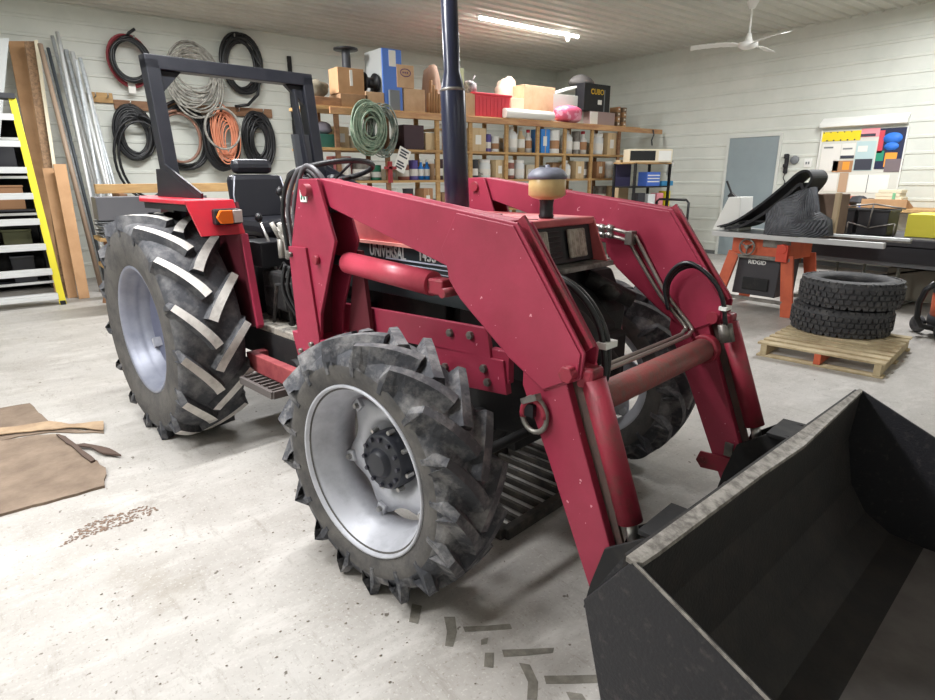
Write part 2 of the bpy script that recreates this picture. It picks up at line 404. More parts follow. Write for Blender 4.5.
poster(.82, .44, 1.02, .62, M('grey_photo', (120, 108, 112), .7), 'small grey photograph pinned over the dark blue poster', None, 'photograph', 'photograph', .008)
poster(.02, .2, .26, .6, PAP, 'white sheet pinned below the left end of the yellow banner', [(.1, .1, .6, .16, GREY, 'text_line')], 'paper_sheet', 'paper')
poster(.27, .2, .44, .42, PAP, 'white notice with a dark footer near the middle of the board', [(.1, .3, .8, .4, GREY, 'text_line'), (.0, .8, 1, 1, DK, 'footer')], 'paper_sheet', 'paper')
poster(.45, .18, .68, .6, TEAL, 'pale teal poster with dark machine picture on the board', [(.1, .15, .6, .35, PAP, 'text_block'), (.05, .6, .95, .98, DK, 'picture')])
poster(.19, .45, .44, .62, BRN, 'brown photo poster with an orange disc on the board', [(.5, .1, .85, .8, ORP, 'orange_disc')])
poster(.12, .64, .28, .9, PAP, 'framed white card standing at the lower left of the board', [(.06, .06, .94, .94, WHITE, 'card')], 'picture_frame', 'frame')
poster(.3, .63, .41, .92, M('tan_print', (190, 160, 132), .7), 'narrow tan picture between the two lower white sheets', None)
poster(.42, .66, .9, .92, M('white_card', (238, 240, 234), .6), 'wide white open booklet on the lower part of the board', [(.48, 0, .5, 1, GREY, 'fold')], 'booklet', 'booklet')
yc_ = (y0+y1)/2+hw-.86*2*hw; zc_ = z0+hh*.80
for (dy_, dz_, ra, rb_) in ((0, .05, .13, .085), (0, -.07, .1, .06)):
    MB().lathe([(0, 0), (1, 0), (1, .002), (0, .002)], 28, T=Matrix.Translation((XE-.059-.001*(dz_ < 0), yc_+dy_, zc_+dz_)) @ Matrix.Rotation(-PI/2, 4, 'Y') @ Matrix.Diagonal((rb_, ra, 1, 1))).build('blue_ellipse', BL2, [o_ for o_ in bpy.data.objects if o_.get('label', '').startswith('dark blue poster')][0])
# bench along the east wall
bx0, bx1 = XE-.75, XE-.02
bA = at(790, 205, 0, bx0); bB = at(930, 212, 0, bx0)
by0, by1 = bB.y-.1, bA.y+.1; bz = 1.02
bench = empty('workbench', ((bx0+bx1)/2, (by0+by1)/2, 0), 0, 'wooden workbench under the notice board, cluttered top', 'workbench')
bl = (by1-by0)/2
MB().box((-.36, -bl, bz-.05), (.36, bl, bz)).build('worktop', WOOD, bench, .005)
for sx in (-.31, .31):
    for sy in (-bl+.06, bl-.06): MB().box((sx-.04, sy-.04, 0), (sx+.04, sy+.04, bz-.05)).build('leg', WOODD, bench, .004)
MB().box((-.34, -bl+.02, .3), (.34, bl-.02, .34)).build('lower_shelf', WOODD, bench, .003)
def boxat(name, px0, py0, px1, py1, ax, val, depth, mat, lab, cat, group=None, z0=None, bevel=.004, zcap=None):
    """solid thing whose front face fills the given picture box on plane ax=val"""
    a = at(px0, (py0+py1)/2, ax, val); b = at(px1, (py0+py1)/2, ax, val); mid = (px0+px1)/2
    zt = at(mid, py0, ax, val).z; zb = at(mid, py1, ax, val).z if z0 is None else z0
    zt = min(zt, zcap) if zcap else zt
    lo = [min(a.x, b.x), min(a.y, b.y), zb]; hi = [max(a.x, b.x), max(a.y, b.y), max(zt, zb+.01)]
    lo[ax] = val; hi[ax] = val+depth
    c = ((lo[0]+hi[0])/2, (lo[1]+hi[1])/2, lo[2])
    h = ((hi[0]-lo[0])/2, (hi[1]-lo[1])/2, hi[2]-lo[2])
    o = MB().box((-h[0], -h[1], 0), (h[0], h[1], h[2])).build(name, mat, None, bevel)
    o.location = c
    tag(o, lab, cat, group)
    return o, h
BX = XE-.62
def on_bench(name, px0, px1, pyt, mat, lab, cat, depth=.25, x=BX, z0=bz+.002, bevel=.005): return boxat(name, px0, pyt, px1, 210, 0, x, depth, mat, lab, cat, None, z0, bevel)
for k in range(5):
    yy = at(889, 190, 0, BX).y
    o = tag(MB().box((-.13, -.2+.012*k, 0), (.13, .2-.014*k, .05)).build('white_tray', CREAM, None, .006), ['lowest', 'second lowest', 'middle', 'second from top', 'topmost'][k]+' cream tray of the stack at the bench end', 'tray', 'cream trays stacked on the bench end')
    o.location = (BX+.15, yy+.02*(k % 2), bz+.005+k*.053)
def clutter_heap(px, py, w, mat, lab, name, cat, seed):
    c = at(px, py, 0, BX+.05)
    o = tag(MB().blob((0, 0, w*.45), (w*.7, w, w*.45), mat, .1, 3, seed).build(name), lab, cat); o.location = (c.x, c.y, bz+.01)
clutter_heap(858, 196, .17, DGREY, 'dark grey glove bundle on the bench below the board', 'glove_bundle', 'gloves', 3)
clutter_heap(872, 197, .13, M('khaki_cloth', (120, 108, 92), .8), 'khaki rag heap on the bench beside the dark gloves', 'rag', 'rag', 4)
clutter_heap(882, 199, .12, REDP, 'red cloth on the bench beside the khaki rag', 'cloth', 'cloth', 5)
on_bench('green_bottle', 891, 894, 193, M('green_bottle', (120, 180, 140), .4), 'pale green bottle on the bench beside the red cloth', 'bottle', .08)
on_bench('small_carton', 834, 850, 196, M('red_carton', (206, 130, 112), .7), 'reddish carton on the bench below the framed card', 'carton')
o, h = on_bench('detergent_jug', 856, 872, 204, WHITE, 'white and blue jug standing at the front of the bench', 'jug', .15, BX-.1)
MB().box((-.003-h[0], -h[1]*.7, h[2]*.1), (-h[0], h[1]*.7, h[2]*.5)).build('label', BLUE, o)
a = at(858, 211, 0, XE-.8); b = at(905, 205, 0, XE-.8)
slab('folded_cardboard', [(XE-.72, a.y, bz+.006), (XE-.72, b.y, bz+.006), (XE-.62, b.y, bz+.2), (XE-.62, a.y, bz+.12)], .012, CARD, 'folded brown cardboard leaning along the front of the bench top', 'cardboard') if False else None
o = tag(MB().prism([(0, 0), (.3, .0), (.3, .02), (.02, .13), (0, .13)], 1, b.y-a.y, 0).build('folded_cardboard', CARD, None, .003), 'folded brown cardboard lying along the front of the bench top', 'cardboard'); o.location = (XE-.74, a.y, bz+.002)
# wooden corner bracket at the bench end and yellow bin
# ------------------------------------------------------------------ storage rack in front of the north wall
SY = 7.9; SD = .62
RX0 = at(308, 120, 1, SY).x; RX1 = XE-.12
zt1 = 2.42; zt2 = at(430, 150, 1, SY).z; zt3 = at(430, 180, 1, SY).z; TZ = [zt1, zt2, zt3, .98, .45]
rack = empty('storage_rack', ((RX0+RX1)/2, SY+SD/2, 0), 0, 'long rough pine storage rack packed with boxes and jars', 'shelving')
rc = rack.location
def R_(x, y, z): return (x-rc.x, y-rc.y, z)
posts = [338.6, 388, 438, 471, 507, 538, 565, 592, 619]
pxs = [at(p, 150, 1, SY).x for p in posts]
for i, X in enumerate(pxs):
    h = zt1-.04 if i != 1 else zt1+.0
    for yy in (SY, SY+SD-.04):
        if i == len(pxs)-1 and yy > SY: pass
        MB().box(R_(X-.034, yy, 0), R_(X+.034, yy+.04, h)).build('post', WOODD if i in (0, 1, 8) else WOOD, rack, .003)
MB().box(R_(RX0, SY-.02, zt1-.04), R_(RX1-.7, SY+SD, zt1)).build('shelf_board', WOOD, rack, .003)
MB().box(R_(RX0+.3, SY-.05, zt1-.1), R_(RX1, SY-.01, zt1-.015)).build('front_rail', M('rail_wood', (204, 162, 118), .7, 0, (172, 122, 88), 2, stretch=(1, 6, 6)), rack, .003)
for z in TZ[1:]:
    MB().box(R_(RX0, SY-.012, z-.035), R_(RX1-.9, SY+SD, z)).build('shelf_board', WOOD, rack, .003)
MB().box(R_(pxs[2], SY+.05, zt2+.30), R_(pxs[2]+.5, SY+SD-.05, zt2+.32)).build('shelf_board', WOOD, rack, .003)
def rk(name, x0, y0_, x1, y1_, mat, lab, cat, tier, depth=.35, y=None, group=None, bevel=.004):
    return boxat(name, x0, y0_, x1, y1_, 1, (SY+.04) if y is None else y, depth, mat, lab, cat, group, TZ[tier]+.002, bevel, None if tier == 0 else TZ[tier-1]-.125)
# top of the rack, left to right
def blobthing(name, px0, py0, px1, py1, y, z0, mat, lab, cat, seed, rough=.1):
    a = at(px0, py1, 1, y); b = at(px1, py0, 1, y); w = (b.x-a.x)/2; h = (b.z-z0)/2
    o = tag(MB().blob((0, 0, h*1.02), (w, .16, h), mat, rough, 3, seed).build(name), lab, cat); o.location = ((a.x+b.x)/2, y+.17, z0); return o
o, h = rk('wooden_crate', 314, 97, 342, 116, WOODD, 'brown wooden crate at the left end of the rack top', 'crate', 0)
zc = TZ[0]+h[2]+.004
blobthing('sack', 311, 80, 332, 97, SY+.06, zc, M('burlap', (112, 104, 88), .9, 0, (90, 84, 70), 8), 'lumpy drab sack lying on the brown wooden crate', 'sack', 11, .08)
o, h = rk('board_box', 341, 94, 368, 116, M('dim_cardboard', (170, 136, 104), .8, 0, (150, 116, 86), 4), 'tan box with torn side under the reel box', 'box', 0)
zz = TZ[0]+h[2]+.004
o = boxat('tape_box', 338, 68, 364, 92, 1, SY+.06, .28, CARD, 'cardboard box with white tape standing on the torn tan box', 'box', None, zz)[0]
MB().box((-.02, -.146, .1), (.02, -.141, .3)).build('tape', PAP, o)
def reel(px, pyt, pyb, y, lab, half):
    a = at(px, pyt, 1, y); b = at(px, pyb, 1, y); H = a.z-b.z
    e = empty('cable_reel', (a.x, y, b.z), 0, lab, 'cable reel')
    MB().lathe([(0, 0), (half, 0), (half, .025), (half*.3, .025), (half*.3, .03)], 28).build('lower_flange', BLK, e)
    MB().lathe([(half*.36, .025), (half*.36, H-.03)], 24).build('core', DGREY, e)
    MB().lathe([(0, H-.03), (half, H-.03), (half, H-.005), (0, H)], 28).build('upper_flange', BLK, e)
    return e
reel(345.5, 48, 90, SY+.5, 'tall black cable reel standing on end behind the taped box', .17)
MB_ = MB().lathe([(0, -.1), (.13, -.1), (.13, -.08), (.07, -.08), (.07, .08), (.13, .08), (.13, .1), (0, .1)], 28, T=Matrix.Rotation(PI/2, 4, 'Y'))
o, h = rk('flat_box', 366, 92, 385, 112, CARD2, 'light tan box left of the tall blue carton', 'box', 0)
e = tag(MB_.build('cable_reel', BLK), 'small black cable reel lying on the light tan box', 'cable reel'); e.location = (at(369, 82, 1, SY+.2).x, SY+.2, TZ[0]+h[2]+.14)
o, h = rk('tall_carton', 383, 49, 402, 110, M('carton_blue', (84, 128, 214), .5), 'tall blue carton with grey side on the rack top', 'carton', 0, .5)
MB().box((-h[0]-.004, -h[1]+.02, .02), (-h[0], h[1], h[2])).build('grey_side', M('grey_carton', (176, 178, 176), .6), o)
MB().box((-.05, -h[1]-.004, h[2]*.72), (.06, -h[1], h[2]*.98)).build('tape', PAP, o)
rk('grey_pail', 390, 90, 400, 108, GREY, 'small grey box in front of the blue carton', 'box', 0, .1, SY-.0)
o, h = rk('lower_carton', 404, 89, 425, 110, CARD2, 'tan carton with brown side under the oval-logo carton', 'carton', 0, .32)
o2 = boxat('logo_carton', 397, 65, 414, 89, 1, SY+.03, .42, CARD2, 'tan carton with a dark oval logo on its front', 'carton', None, TZ[0]+h[2]+.004)[0]
el = MB(); ring = [Vector((.085*math.cos(t*PI/16), -.212, .2+.05*math.sin(t*PI/16))) for t in range(32)]
el.tube(ring, .006, 4, None, True); el.build('oval_logo', M('purple_print', (96, 60, 110), .6), o2)
for k in range(3): MB().box((-.05+k*.035, -.2125, .19), (-.03+k*.035, -.21, .212)).build('logo_letter', MATS['purple_print'], o2)
m = MB()
for k in range(5): m.cyl((k*.05, .0, 0), (k*.05+.01, .0, .3+.06*((k*7) % 4)), .024, 10)
o = tag(m.build('tube_bundle', CARD), 'bundle of cardboard tubes standing beside the exhaust stack', 'tubes'); o.location = (at(428, 100, 1, SY+.2).x, SY+.2, TZ[0]+.002)
blobthing('paper_bag', 430, 68, 446, 90, SY+.3, TZ[0]+.0, M('brown_paper', (190, 156, 136), .8), 'crumpled brown paper bag behind the cardboard tubes', 'bag', 12, .1)
rk('foam_board', 457, 68, 464, 112, M('pale_yellow_board', (222, 226, 186), .7), 'pale yellow board standing right behind the exhaust stack', 'board', 0, .1)
o, h = rk('small_tan_box', 464, 93, 475, 112, CARD2, 'small tan box left of the red tote', 'box', 0, .25)
m = MB().blob((0, 0, .1), (.1, .09, .09), None, .12, 2, 5)
m.tube([(.03, 0, .16), (.06, 0, .22), (.1, 0, .28)], .012, 6)
o = tag(m.build('respirator', M('mask_grey', (170, 160, 160), .6, 0, (60, 58, 60), 14)), 'grey mask with straps lying on the small tan box', 'mask'); o.location = (at(470, 85, 1, SY+.15).x, SY+.15, TZ[0]+h[2]+.0)
# red tote
a = at(474, 100, 1, SY+.03); b = at(511, 100, 1, SY+.03); hw_ = (b.x-a.x)/2; th = at(490, 93, 1, SY).z-TZ[0]
tote = empty('red_tote', ((a.x+b.x)/2, SY+.25, TZ[0]+.002), 0, 'bright red ribbed plastic tote on the rack top', 'tote')
TOTE = M('tote_red', (222, 62, 78), .5)
m = MB().prism([(-hw_*.93, 0), (hw_*.93, 0), (hw_, th*.9), (-hw_, th*.9)], 1, -.2, .2)
for k in range(9): m.box((-hw_*.9+k*hw_*.2, -.206, .02), (-hw_*.9+k*hw_*.2+.02, -.2, th*.85))
m.build('tub', TOTE, tote, .006)
MB().box((-hw_-.02, -.225, th*.9), (hw_+.02, .225, th*1.0)).build('rim', TOTE, tote, .008)
o, h = rk('flat_carton', 511, 98, 524, 110, M('beige_card', (214, 204, 176), .7), 'flat beige carton right of the red tote', 'carton', 0, .3, SY+.15)
blobthing('brown_sack', 501, 73, 522, 96, SY+.45, TZ[0]+.25, M('brown_paper2', (186, 160, 142), .85), 'open crumpled brown carton behind the red tote', 'carton', 14, .09).location.z = TZ[0]+.15
rk('tan_shipping_box', 524, 86, 555, 110, CARD2, 'tan shipping box behind the white paper roll', 'box', 0, .4, SY+.2)
a = at(505, 112, 1, SY-.02); b = at(553, 113, 1, SY-.02)
roll = empty('paper_roll', ((a.x+b.x)/2, SY-.0, TZ[0]+.08), 0, 'long white roll lying on the rack edge', 'roll')
MB().cyl((a.x-b.x, 0, 0), ((b.x-a.x)/2, 0, 0), .075, 24).build('roll_body', PAP, roll) if False else MB().cyl(((a.x-b.x)/2, 0, 0), ((b.x-a.x)/2, 0, 0), .075, 24).build('roll_body', PAP, roll)
MB().cyl(((b.x-a.x)/2, 0, 0), ((b.x-a.x)/2+.006, 0, 0), .03, 16).build('core', DGREY, roll)
o, h = rk('grey_crate', 553, 95, 586, 117, M('pale_grey_crate', (188, 190, 182), .6), 'pale grey crate with a sloping white lid on top', 'crate', 0, .35, SY+.2)
MB().prism([(-h[0]+.02, h[2]+.0), (h[0]*.5, h[2]+.18), (h[0]*.55, h[2]+.15), (-h[0]+.02, h[2]-.02)], 1, -.14, .14).build('lid', WHITE, o)
blobthing('pink_bag', 563, 106, 588, 117, SY-.12, TZ[0], M('pink_plastic', (208, 92, 122), .5, 0, (230, 160, 180), 6, (.5, .56)), 'crumpled pink plastic bag in front of the grey crate', 'bag', 15, .08)
o, h = rk('grey_carton', 590, 112, 615, 119, M('mauve_card', (160, 140, 138), .7), 'low mauve-grey carton under the black case', 'carton', 0, .3)
MB().box((-h[0]+.01, -h[1]-.003, .01), (-h[0]*.4, -h[1], h[2]-.01)).build('white_label', PAP, o)
zz = TZ[0]+h[2]+.004
o = boxat('black_case', 584, 84, 610, 112, 1, SY+.05, .22, BLK, 'black case with yellow lettering near the rack end', 'case', None, zz)[0]
bx = o
writing('yellow_lettering', 'CUBO', .13, M('gold_letter', (196, 160, 40), .5), bx, frame((0, -.113, .33), (1, 0, 0), (0, 0, 1)))
MB().box((.02, -.114, .12), (.13, -.111, .2)).build('white_sticker', PAP, bx)
MB().box((.19, -.114, 0), (.21, -.111, .38)).build('grey_edge', GREY, bx)
blobthing('rolled_tarp', 576, 76, 600, 88, SY+.3, zz+.42, M('tarp', (104, 100, 98), .8), 'rolled grey tarp lying on top of the black case', 'tarp', 16, .05)
for k in range(4):
    for c in range(2):
        pa = at(613+c*6, 113-7*k, 1, SY+.06)
        o = tag(MB().box((-.04, -.1, 0), (.04, .1, .085)).build('small_parts_box', CARD if (k+c) % 2 else M('brown_box', (132, 112, 92), .8)), ['lowest', 'second lowest', 'third', 'topmost'][k]+' small parts box in the '+['left', 'right']['x' == 'x' and c]+' column at the rack end', 'box', 'small parts boxes at the rack end')
        o.location = (at(615+c*6, 113, 1, SY+.16).x, SY+.16, TZ[0]+.002+k*.088)
        MB().box((-.02, -.103, .03), (.02, -.1, .06)).build('label', PAP, o)
st = tag(MB().tube([(0, 0, 0), (.01, -.02, -.1), (-.02, 0, -.2), (.01, 0, -.3)], .014, 6).build('strap', DGREY), 'dark strap hanging from the end of the rack rail', 'strap'); st.location = (at(653, 128, 1, SY-.06).x, SY-.065, zt1-.03)
# generic goods on the shelves: (tier, px0, py top, px1, colour, name, label)
def goods(rows):
    for (t, x0, yt, x1, mat, nm, lab, cat) in rows:
        o, h = rk(nm, x0, yt, x1, yt+20, mat, lab, cat, t, .26, SY+.06)
        if nm in ('jar', 'can', 'bottle', 'pail', 'jug'):
            me = o.data; r = min(h[0], .13); H = h[2]
            if nm == 'bottle': prof = [(0, 0), (r, 0), (r, H*.62), (r*.45, H*.74), (r*.4, H*.98), (0, H)]
            elif nm == 'jar': prof = [(0, 0), (r*.95, 0), (r, H*.1), (r, H*.8), (r*.85, H*.84), (r*.88, H*.86), (r*.88, H), (0, H)]
            elif nm == 'jug': prof = [(0, 0), (r, 0), (r, H*.7), (r*.6, H*.86), (r*.35, H*.88), (r*.35, H), (0, H)]
            else: prof = [(0, 0), (r, 0), (r*1.02, .01), (r, .02), (r, H-.02), (r*1.03, H-.01), (r, H), (0, H-.005)]
            mb = MB().lathe(prof, 20); o2 = mb.build(nm+'_', mat); o.data = o2.data; bpy.data.objects.remove(o2); o.modifiers.clear()
            lb = MB().lathe([(r*1.012, H*.2), (r*1.012, H*.55)], 20).build('label', PAP if mat is not PAP and mat is not WHITE else BRN, o)
            if nm in ('bottle', 'jug', 'jar'): MB().lathe([(r*.46, H*.9), (r*.46, H+.012), (0, H+.012)] if nm != 'jar' else [(r*.92, H*.87), (r*.92, H+.008), (0, H+.008)], 16).build('cap', WHITE if mat is not WHITE else REDP, o)
        elif h[2] > .1 and h[0] > .06 and nm in ('carton', 'box'):
            MB().box((-h[0]*.5, -h[1]-.003, h[2]*.3), (h[0]*.3, -h[1], h[2]*.7)).build('label', PAP if mat is not WHITE else BRN, o)
            MB().box((-h[0]*.08, -h[1]-.002, h[2]*.02), (h[0]*.08, -h[1], h[2]*.98)).build('tape', M('packing_tape', (196, 170, 130), .4), o)
BIN = M('green_bin', (40, 96, 84), .5); MAR = M('maroon_bin', (62, 40, 48), .6); SKY = M('bottle_blue', (40, 130, 215), .35); VIO = M('violet_can', (90, 80, 150), .4)
CB = M('beige_box', (208, 184, 146), .75); CLR = M('clear_plastic', (228, 232, 232), .2); GRE = M('green_can', (44, 120, 92), .5); BRJ = M('brown_jar', (150, 96, 84), .5)
goods([
 (1, 316, 134, 336, BIN, 'plastic_bin', 'dark green bin under the grey sack at the left rack end', 'bin'),
 (1, 404, 125, 424, MAR, 'storage_bin', 'dark maroon bin right of the hanging green hose', 'bin'),
 (1, 426, 133, 437, CB, 'drawer_box', 'beige two-drawer box beside the maroon bin', 'box'),
 (1, 440, 124, 446, CLR, 'jar', 'clear jar between the drawer box and the exhaust stack', 'jar'),
 (1, 472, 128, 486, CB, 'carton', 'beige carton just right of the exhaust stack', 'carton'),
 (1, 488, 134, 495, VIO, 'can', 'violet can in the bay under the red tote', 'can'),
 (1, 496, 136, 503, WHITE, 'can', 'white can in the bay under the red tote', 'can'),
 (1, 510, 122, 521, CLR, 'jug', 'tall white jug in the bay under the white roll', 'jug'),
 (1, 522, 125, 529, CB, 'bottle', 'beige bottle right of the tall white jug', 'bottle'),
 (1, 530, 130, 536, WHITE, 'bottle', 'slim white bottle at the right of the jug bay', 'bottle'),
 (1, 541, 129, 550, SKY, 'box', 'bright blue box on the second shelf', 'box'),
 (1, 552, 126, 563, WHITE, 'pail', 'white pail right of the bright blue box', 'pail'),
 (1, 567, 124, 576, CLR, 'jug', 'clear jug left of the next-to-last bay', 'jug'),
 (1, 578, 128, 584, DULL, 'can', 'dull metal can beside the clear jug', 'can'),
 (1, 585, 126, 591, WHITE, 'bottle', 'white bottle in the next-to-last rack bay', 'bottle'),
 (1, 597, 134, 606, CLR, 'jar', 'clear jar in the last rack bay', 'jar'),
 (1, 608, 130, 617, CB, 'carton', 'beige carton in the last rack bay', 'carton'),
 (2, 318, 164, 334, DGREY, 'plastic_bin', 'dark grey bin on the third shelf at the left end', 'bin'),
 (2, 342, 158, 354, CLR, 'jar', 'clear jar under the hanging green hose, left one', 'jar'),
 (2, 357, 160, 374, DULL, 'pail', 'wide silver pail under the hanging green hose', 'pail'),
 (2, 375, 165, 385, GRE, 'can', 'green can right of the silver pail', 'can'),
 (2, 403, 162, 413, BRJ, 'jar', 'brown jar behind the tilted white tag', 'jar'),
 (2, 414, 160, 422, VIO, 'can', 'violet can between the brown jar and the blue bottles', 'can'),
 (2, 423, 160, 428, SKY, 'bottle', 'left one of the two bright blue bottles', 'bottle'),
 (2, 429, 160, 434, SKY, 'bottle', 'right one of the two bright blue bottles', 'bottle'),
 (2, 440, 158, 447, MAR, 'can', 'maroon can left of the exhaust on the third shelf', 'can'),
 (2, 474, 156, 482, DGREY, 'can', 'dark can right of the exhaust on the third shelf', 'can'),
 (2, 484, 160, 494, CLR, 'jar', 'clear jar on the third shelf under the cans', 'jar'),
 (2, 496, 158, 505, CB, 'carton', 'beige carton beside the jar on the third shelf', 'carton'),
 (2, 510, 158, 518, BRJ, 'jar', 'brown jar on the third shelf under the tall jug', 'jar'),
 (2, 520, 160, 528, CLR, 'jar', 'clear jar left of the air cleaner bowl', 'jar'),
 (2, 566, 158, 574, CLR, 'jug', 'clear jug right of the air cleaner bowl', 'jug'),
 (2, 576, 160, 584, CB, 'carton', 'beige carton behind the air cleaner on the third shelf', 'carton'),
 (2, 585, 156, 591, DULL, 'can', 'metal can beside a carton near the yellow post', 'can'),
 (2, 597, 160, 605, BRN, 'carton', 'brown carton in the last bay of the third shelf', 'carton'),
 (2, 607, 158, 616, CLR, 'jar', 'clear jar in the last bay of the third shelf', 'jar'),
])
# more goods on lower shelves seen past the arms
goods([(3, x, 186, x+9, [CB, CLR, DGREY, BRN, WHITE, DULL][i % 6], ['carton', 'jar', 'can', 'carton', 'jug', 'pail'][i % 6],
        ['beige carton', 'clear jar', 'dark can', 'brown carton', 'white jug', 'dull metal pail'][i % 6]+' low in the rack, '+w, ['carton', 'jar', 'can', 'carton', 'jug', 'pail'][i % 6])
       for i, (x, w) in enumerate([(372, 'beneath the green can'), (392, 'beneath the white tag'), (408, 'beneath the brown jar'), (424, 'beneath the blue bottles'), (470, 'just right of the exhaust'), (600, 'left in its last bay'), (610, 'right in its last bay')])])
rnd = random.Random(77)
BAYS = ['behind the hanging green hose', 'left of the exhaust', 'just right of the exhaust', 'under the red tote', 'under the white roll', 'beside the bright blue box', 'in the next-to-last bay', 'in the last bay']
FM = [(CREAM, 'cream'), (PAP, 'white'), (CARD2, 'tan'), (CB, 'beige'), (CARD, 'brown'), (GREY, 'grey'), (PINK, 'pink'), (M('pale_green_box', (190, 204, 176), .7), 'pale green')]
for ti in (1, 2, 3):
    for bi in range(len(pxs)-1):
        X0, X1 = pxs[bi]+.05, pxs[bi+1]-.05; wdt = (X1-X0)/2
        for k in range(2):
            mt, cn = FM[(ti*3+bi*2+k*5) % 8]
            hh_ = rnd.uniform(.14, .34) if ti < 3 else rnd.uniform(.12, .3); w_ = wdt*rnd.uniform(.38, .48)
            mb = MB().box((-w_, -.09, 0), (w_, .09, hh_))
            o = tag(mb.build('carton', mt, None, .004), cn+' carton at back of '+['', 'second', 'third', 'fourth'][ti]+' shelf '+BAYS[bi]+', '+['left', 'right'][k]+' one', 'carton', 'cartons at the back of the rack')
            o.location = (X0+wdt*(k+.5), SY+.46, TZ[ti]+.002)
            if (ti+bi+k) % 2: MB().box((-w_*.6, -.093, hh_*.3), (w_*.5, -.09, hh_*.7)).build('label', WHITE if mt is not PAP else BRN, o)
blobthing('grey_bundle', 317, 122, 336, 133, SY+.08, at(325, 134, 1, SY+.08).z, M('grey_cloth', (116, 112, 122), .8), 'grey cloth bundle lying on the dark green bin', 'bundle', 21, .07)
for k, (x, y, w) in enumerate([(480, 178, .13), (548, 176, .12), (515, 130, .1)][:2]):
    m = MB(); rnd = random.Random(k)
    pts = [(rnd.uniform(-w, w), rnd.uniform(-.1, .1), rnd.uniform(.02, .2)) for _ in range(26)]
    m.tube(pts, .007, 5); o = tag(m.build('wire_tangle', DULL), ['silver wire tangle on the third shelf right of the exhaust', 'wire tangle behind the air cleaner cap'][k], 'wire'); o.location = (at(x, y, 1, SY+.2).x, SY+.2, TZ[2]+.002)
# white tag hanging from the rack
tg = MB().box((-.1, -.004, -.17), (.1, .004, .17)).build('hang_tag', PAP); tg.location = (*at(402, 160, 1, SY-.08)[:2], at(402, 160, 1, SY-.08).z)
tg.rotation_euler = (0, math.radians(24), 0); tag(tg, 'tilted white tag with black print hanging on the rack', 'tag')
for k, z in enumerate((.13, .09, .05, -.04, -.08, -.12)): MB().box((-.07, -.006, z-.012), (.07-.03*(k % 2), -.004, z+.012)).build('print_line', DK, tg)
# red strap clamp below the hose
m = MB()
m.box((-.03, -.02, -.25), (.03, .02, .05)).box((-.09, -.02, -.06), (.1, .02, -.02)); o = tag(m.build('bar_clamp', M('clamp_red', (150, 44, 50), .5), None, .004), 'dark red bar clamp hanging under the green hose', 'clamp'); o.location = at(390, 165, 1, SY-.07)

def coil(name, c, rx, rz, r, turns, mat, lab, cat='hose', spread=.05, n=28, seed=0, normal='y', jit=.03, tail=None, drop=0, fill=0):
    rnd = random.Random(seed); pts = []
    ax = [rnd.uniform(-jit, jit) for _ in range(turns+1)]; az = [rnd.uniform(-jit, jit) for _ in range(turns+1)]
    rr = [1+rnd.uniform(-jit, jit)*2.2-fill*rnd.random()**1.5 for _ in range(turns+1)]; ay = [rnd.uniform(-spread, spread) for _ in range(turns+1)]
    for i in range(turns*n+1):
        t = i/n; k = int(min(t, turns-1)); f = t-k; s = f*f*(3-2*f)
        L_ = lambda a: a[k]*(1-s)+a[min(k+1, turns)]*s
        th = PI/2+2*PI*t
        x = rx*L_(rr)*math.cos(th)+L_(ax); z = rz*L_(rr)*math.sin(th)+L_(az); y = L_(ay)
        z -= drop*L_(rr)*(1-math.sin(th))*.5*(L_(rr)-.9)*3
        pts.append((x, y, z) if normal == 'y' else (y, x, z))
    if tail: pts += tail
    o = tag(MB().tube(pts, r, 7).build(name, mat), lab, cat); o.location = c
    return o
GH = M('green_hose', (104, 128, 108), .45, 0, (150, 160, 140), 14)
coil('garden_hose', (at(368, 127, 1, SY-.14).x, SY-.17, at(375, 128, 1, SY-.14).z), .25, .32, .012, 34, GH, 'large coil of thin green hose hanging on the rack post', spread=.10, seed=3, jit=.04, fill=.6)
coil('wire_coil', (at(384, 132, 1, SY-.14).x, SY-.12, at(384, 131, 1, SY-.14).z), .19, .3, .009, 16, M('grey_green_wire', (84, 104, 96), .5, 0, (160, 160, 150), 10), 'grey-green wire coil hanging just right of the big green hose', 'wire', spread=.05, seed=5, jit=.05)
# ------------------------------------------------------------------ hoses and coils on the north wall
WY = YN-.1
OFF = {129: 0, 131: .15, 193: .3, 242: .0, 135: .0, 142: .16, 180: .16, 184: 0, 226: .3, 259: 0}
def wallcoil(name, px, py, rpx, rpy, r, turns, mat, lab, cat='hose', **kw):
    q = WY-.04-(OFF[px] if px != 222 else (.16 if rpy > 25 else .44))
    c = at(px, py, 1, q); e = at(px+rpx, py, 1, q).x-c.x; g = c.z-at(px, py+rpy, 1, q).z
    return coil(name, c, e, g, r, turns, mat, lab, cat, **kw)
RH = M('red_hose', (150, 52, 62), .5); GW = M('grey_cable', (168, 166, 158), .5, 0, (110, 106, 100), 12); OC = M('orange_cord', (214, 138, 106), .55); TAN = M('tan_hose', (140, 104, 88), .5)
wallcoil('red_air_hose', 129, 61, 19, 24, .016, 4, RH, 'red hose coil hanging behind the upper left black hose', seed=1, jit=.03)
wallcoil('black_hose_coil', 131, 60, 18, 21, .022, 7, HOSE, 'black hose coil with a white tag, upper left on the wall', seed=2, jit=.035, tail=[(.02, -.05, .36), (.1, -.05, .42)])
o = tag(MB().box((-.05, -.004, -.09), (.05, .004, .09)).build('paper_tag', PAP), 'white paper tag hanging from the upper left hose coil', 'tag'); o.location = at(132, 87, 1, WY-.09)
wallcoil('grey_cable_coil', 193, 76, 24, 27, .014, 20, GW, 'big coil of pale grey cable, upper middle on the wall', 'cable', seed=4, jit=.06, drop=.5, fill=.2)
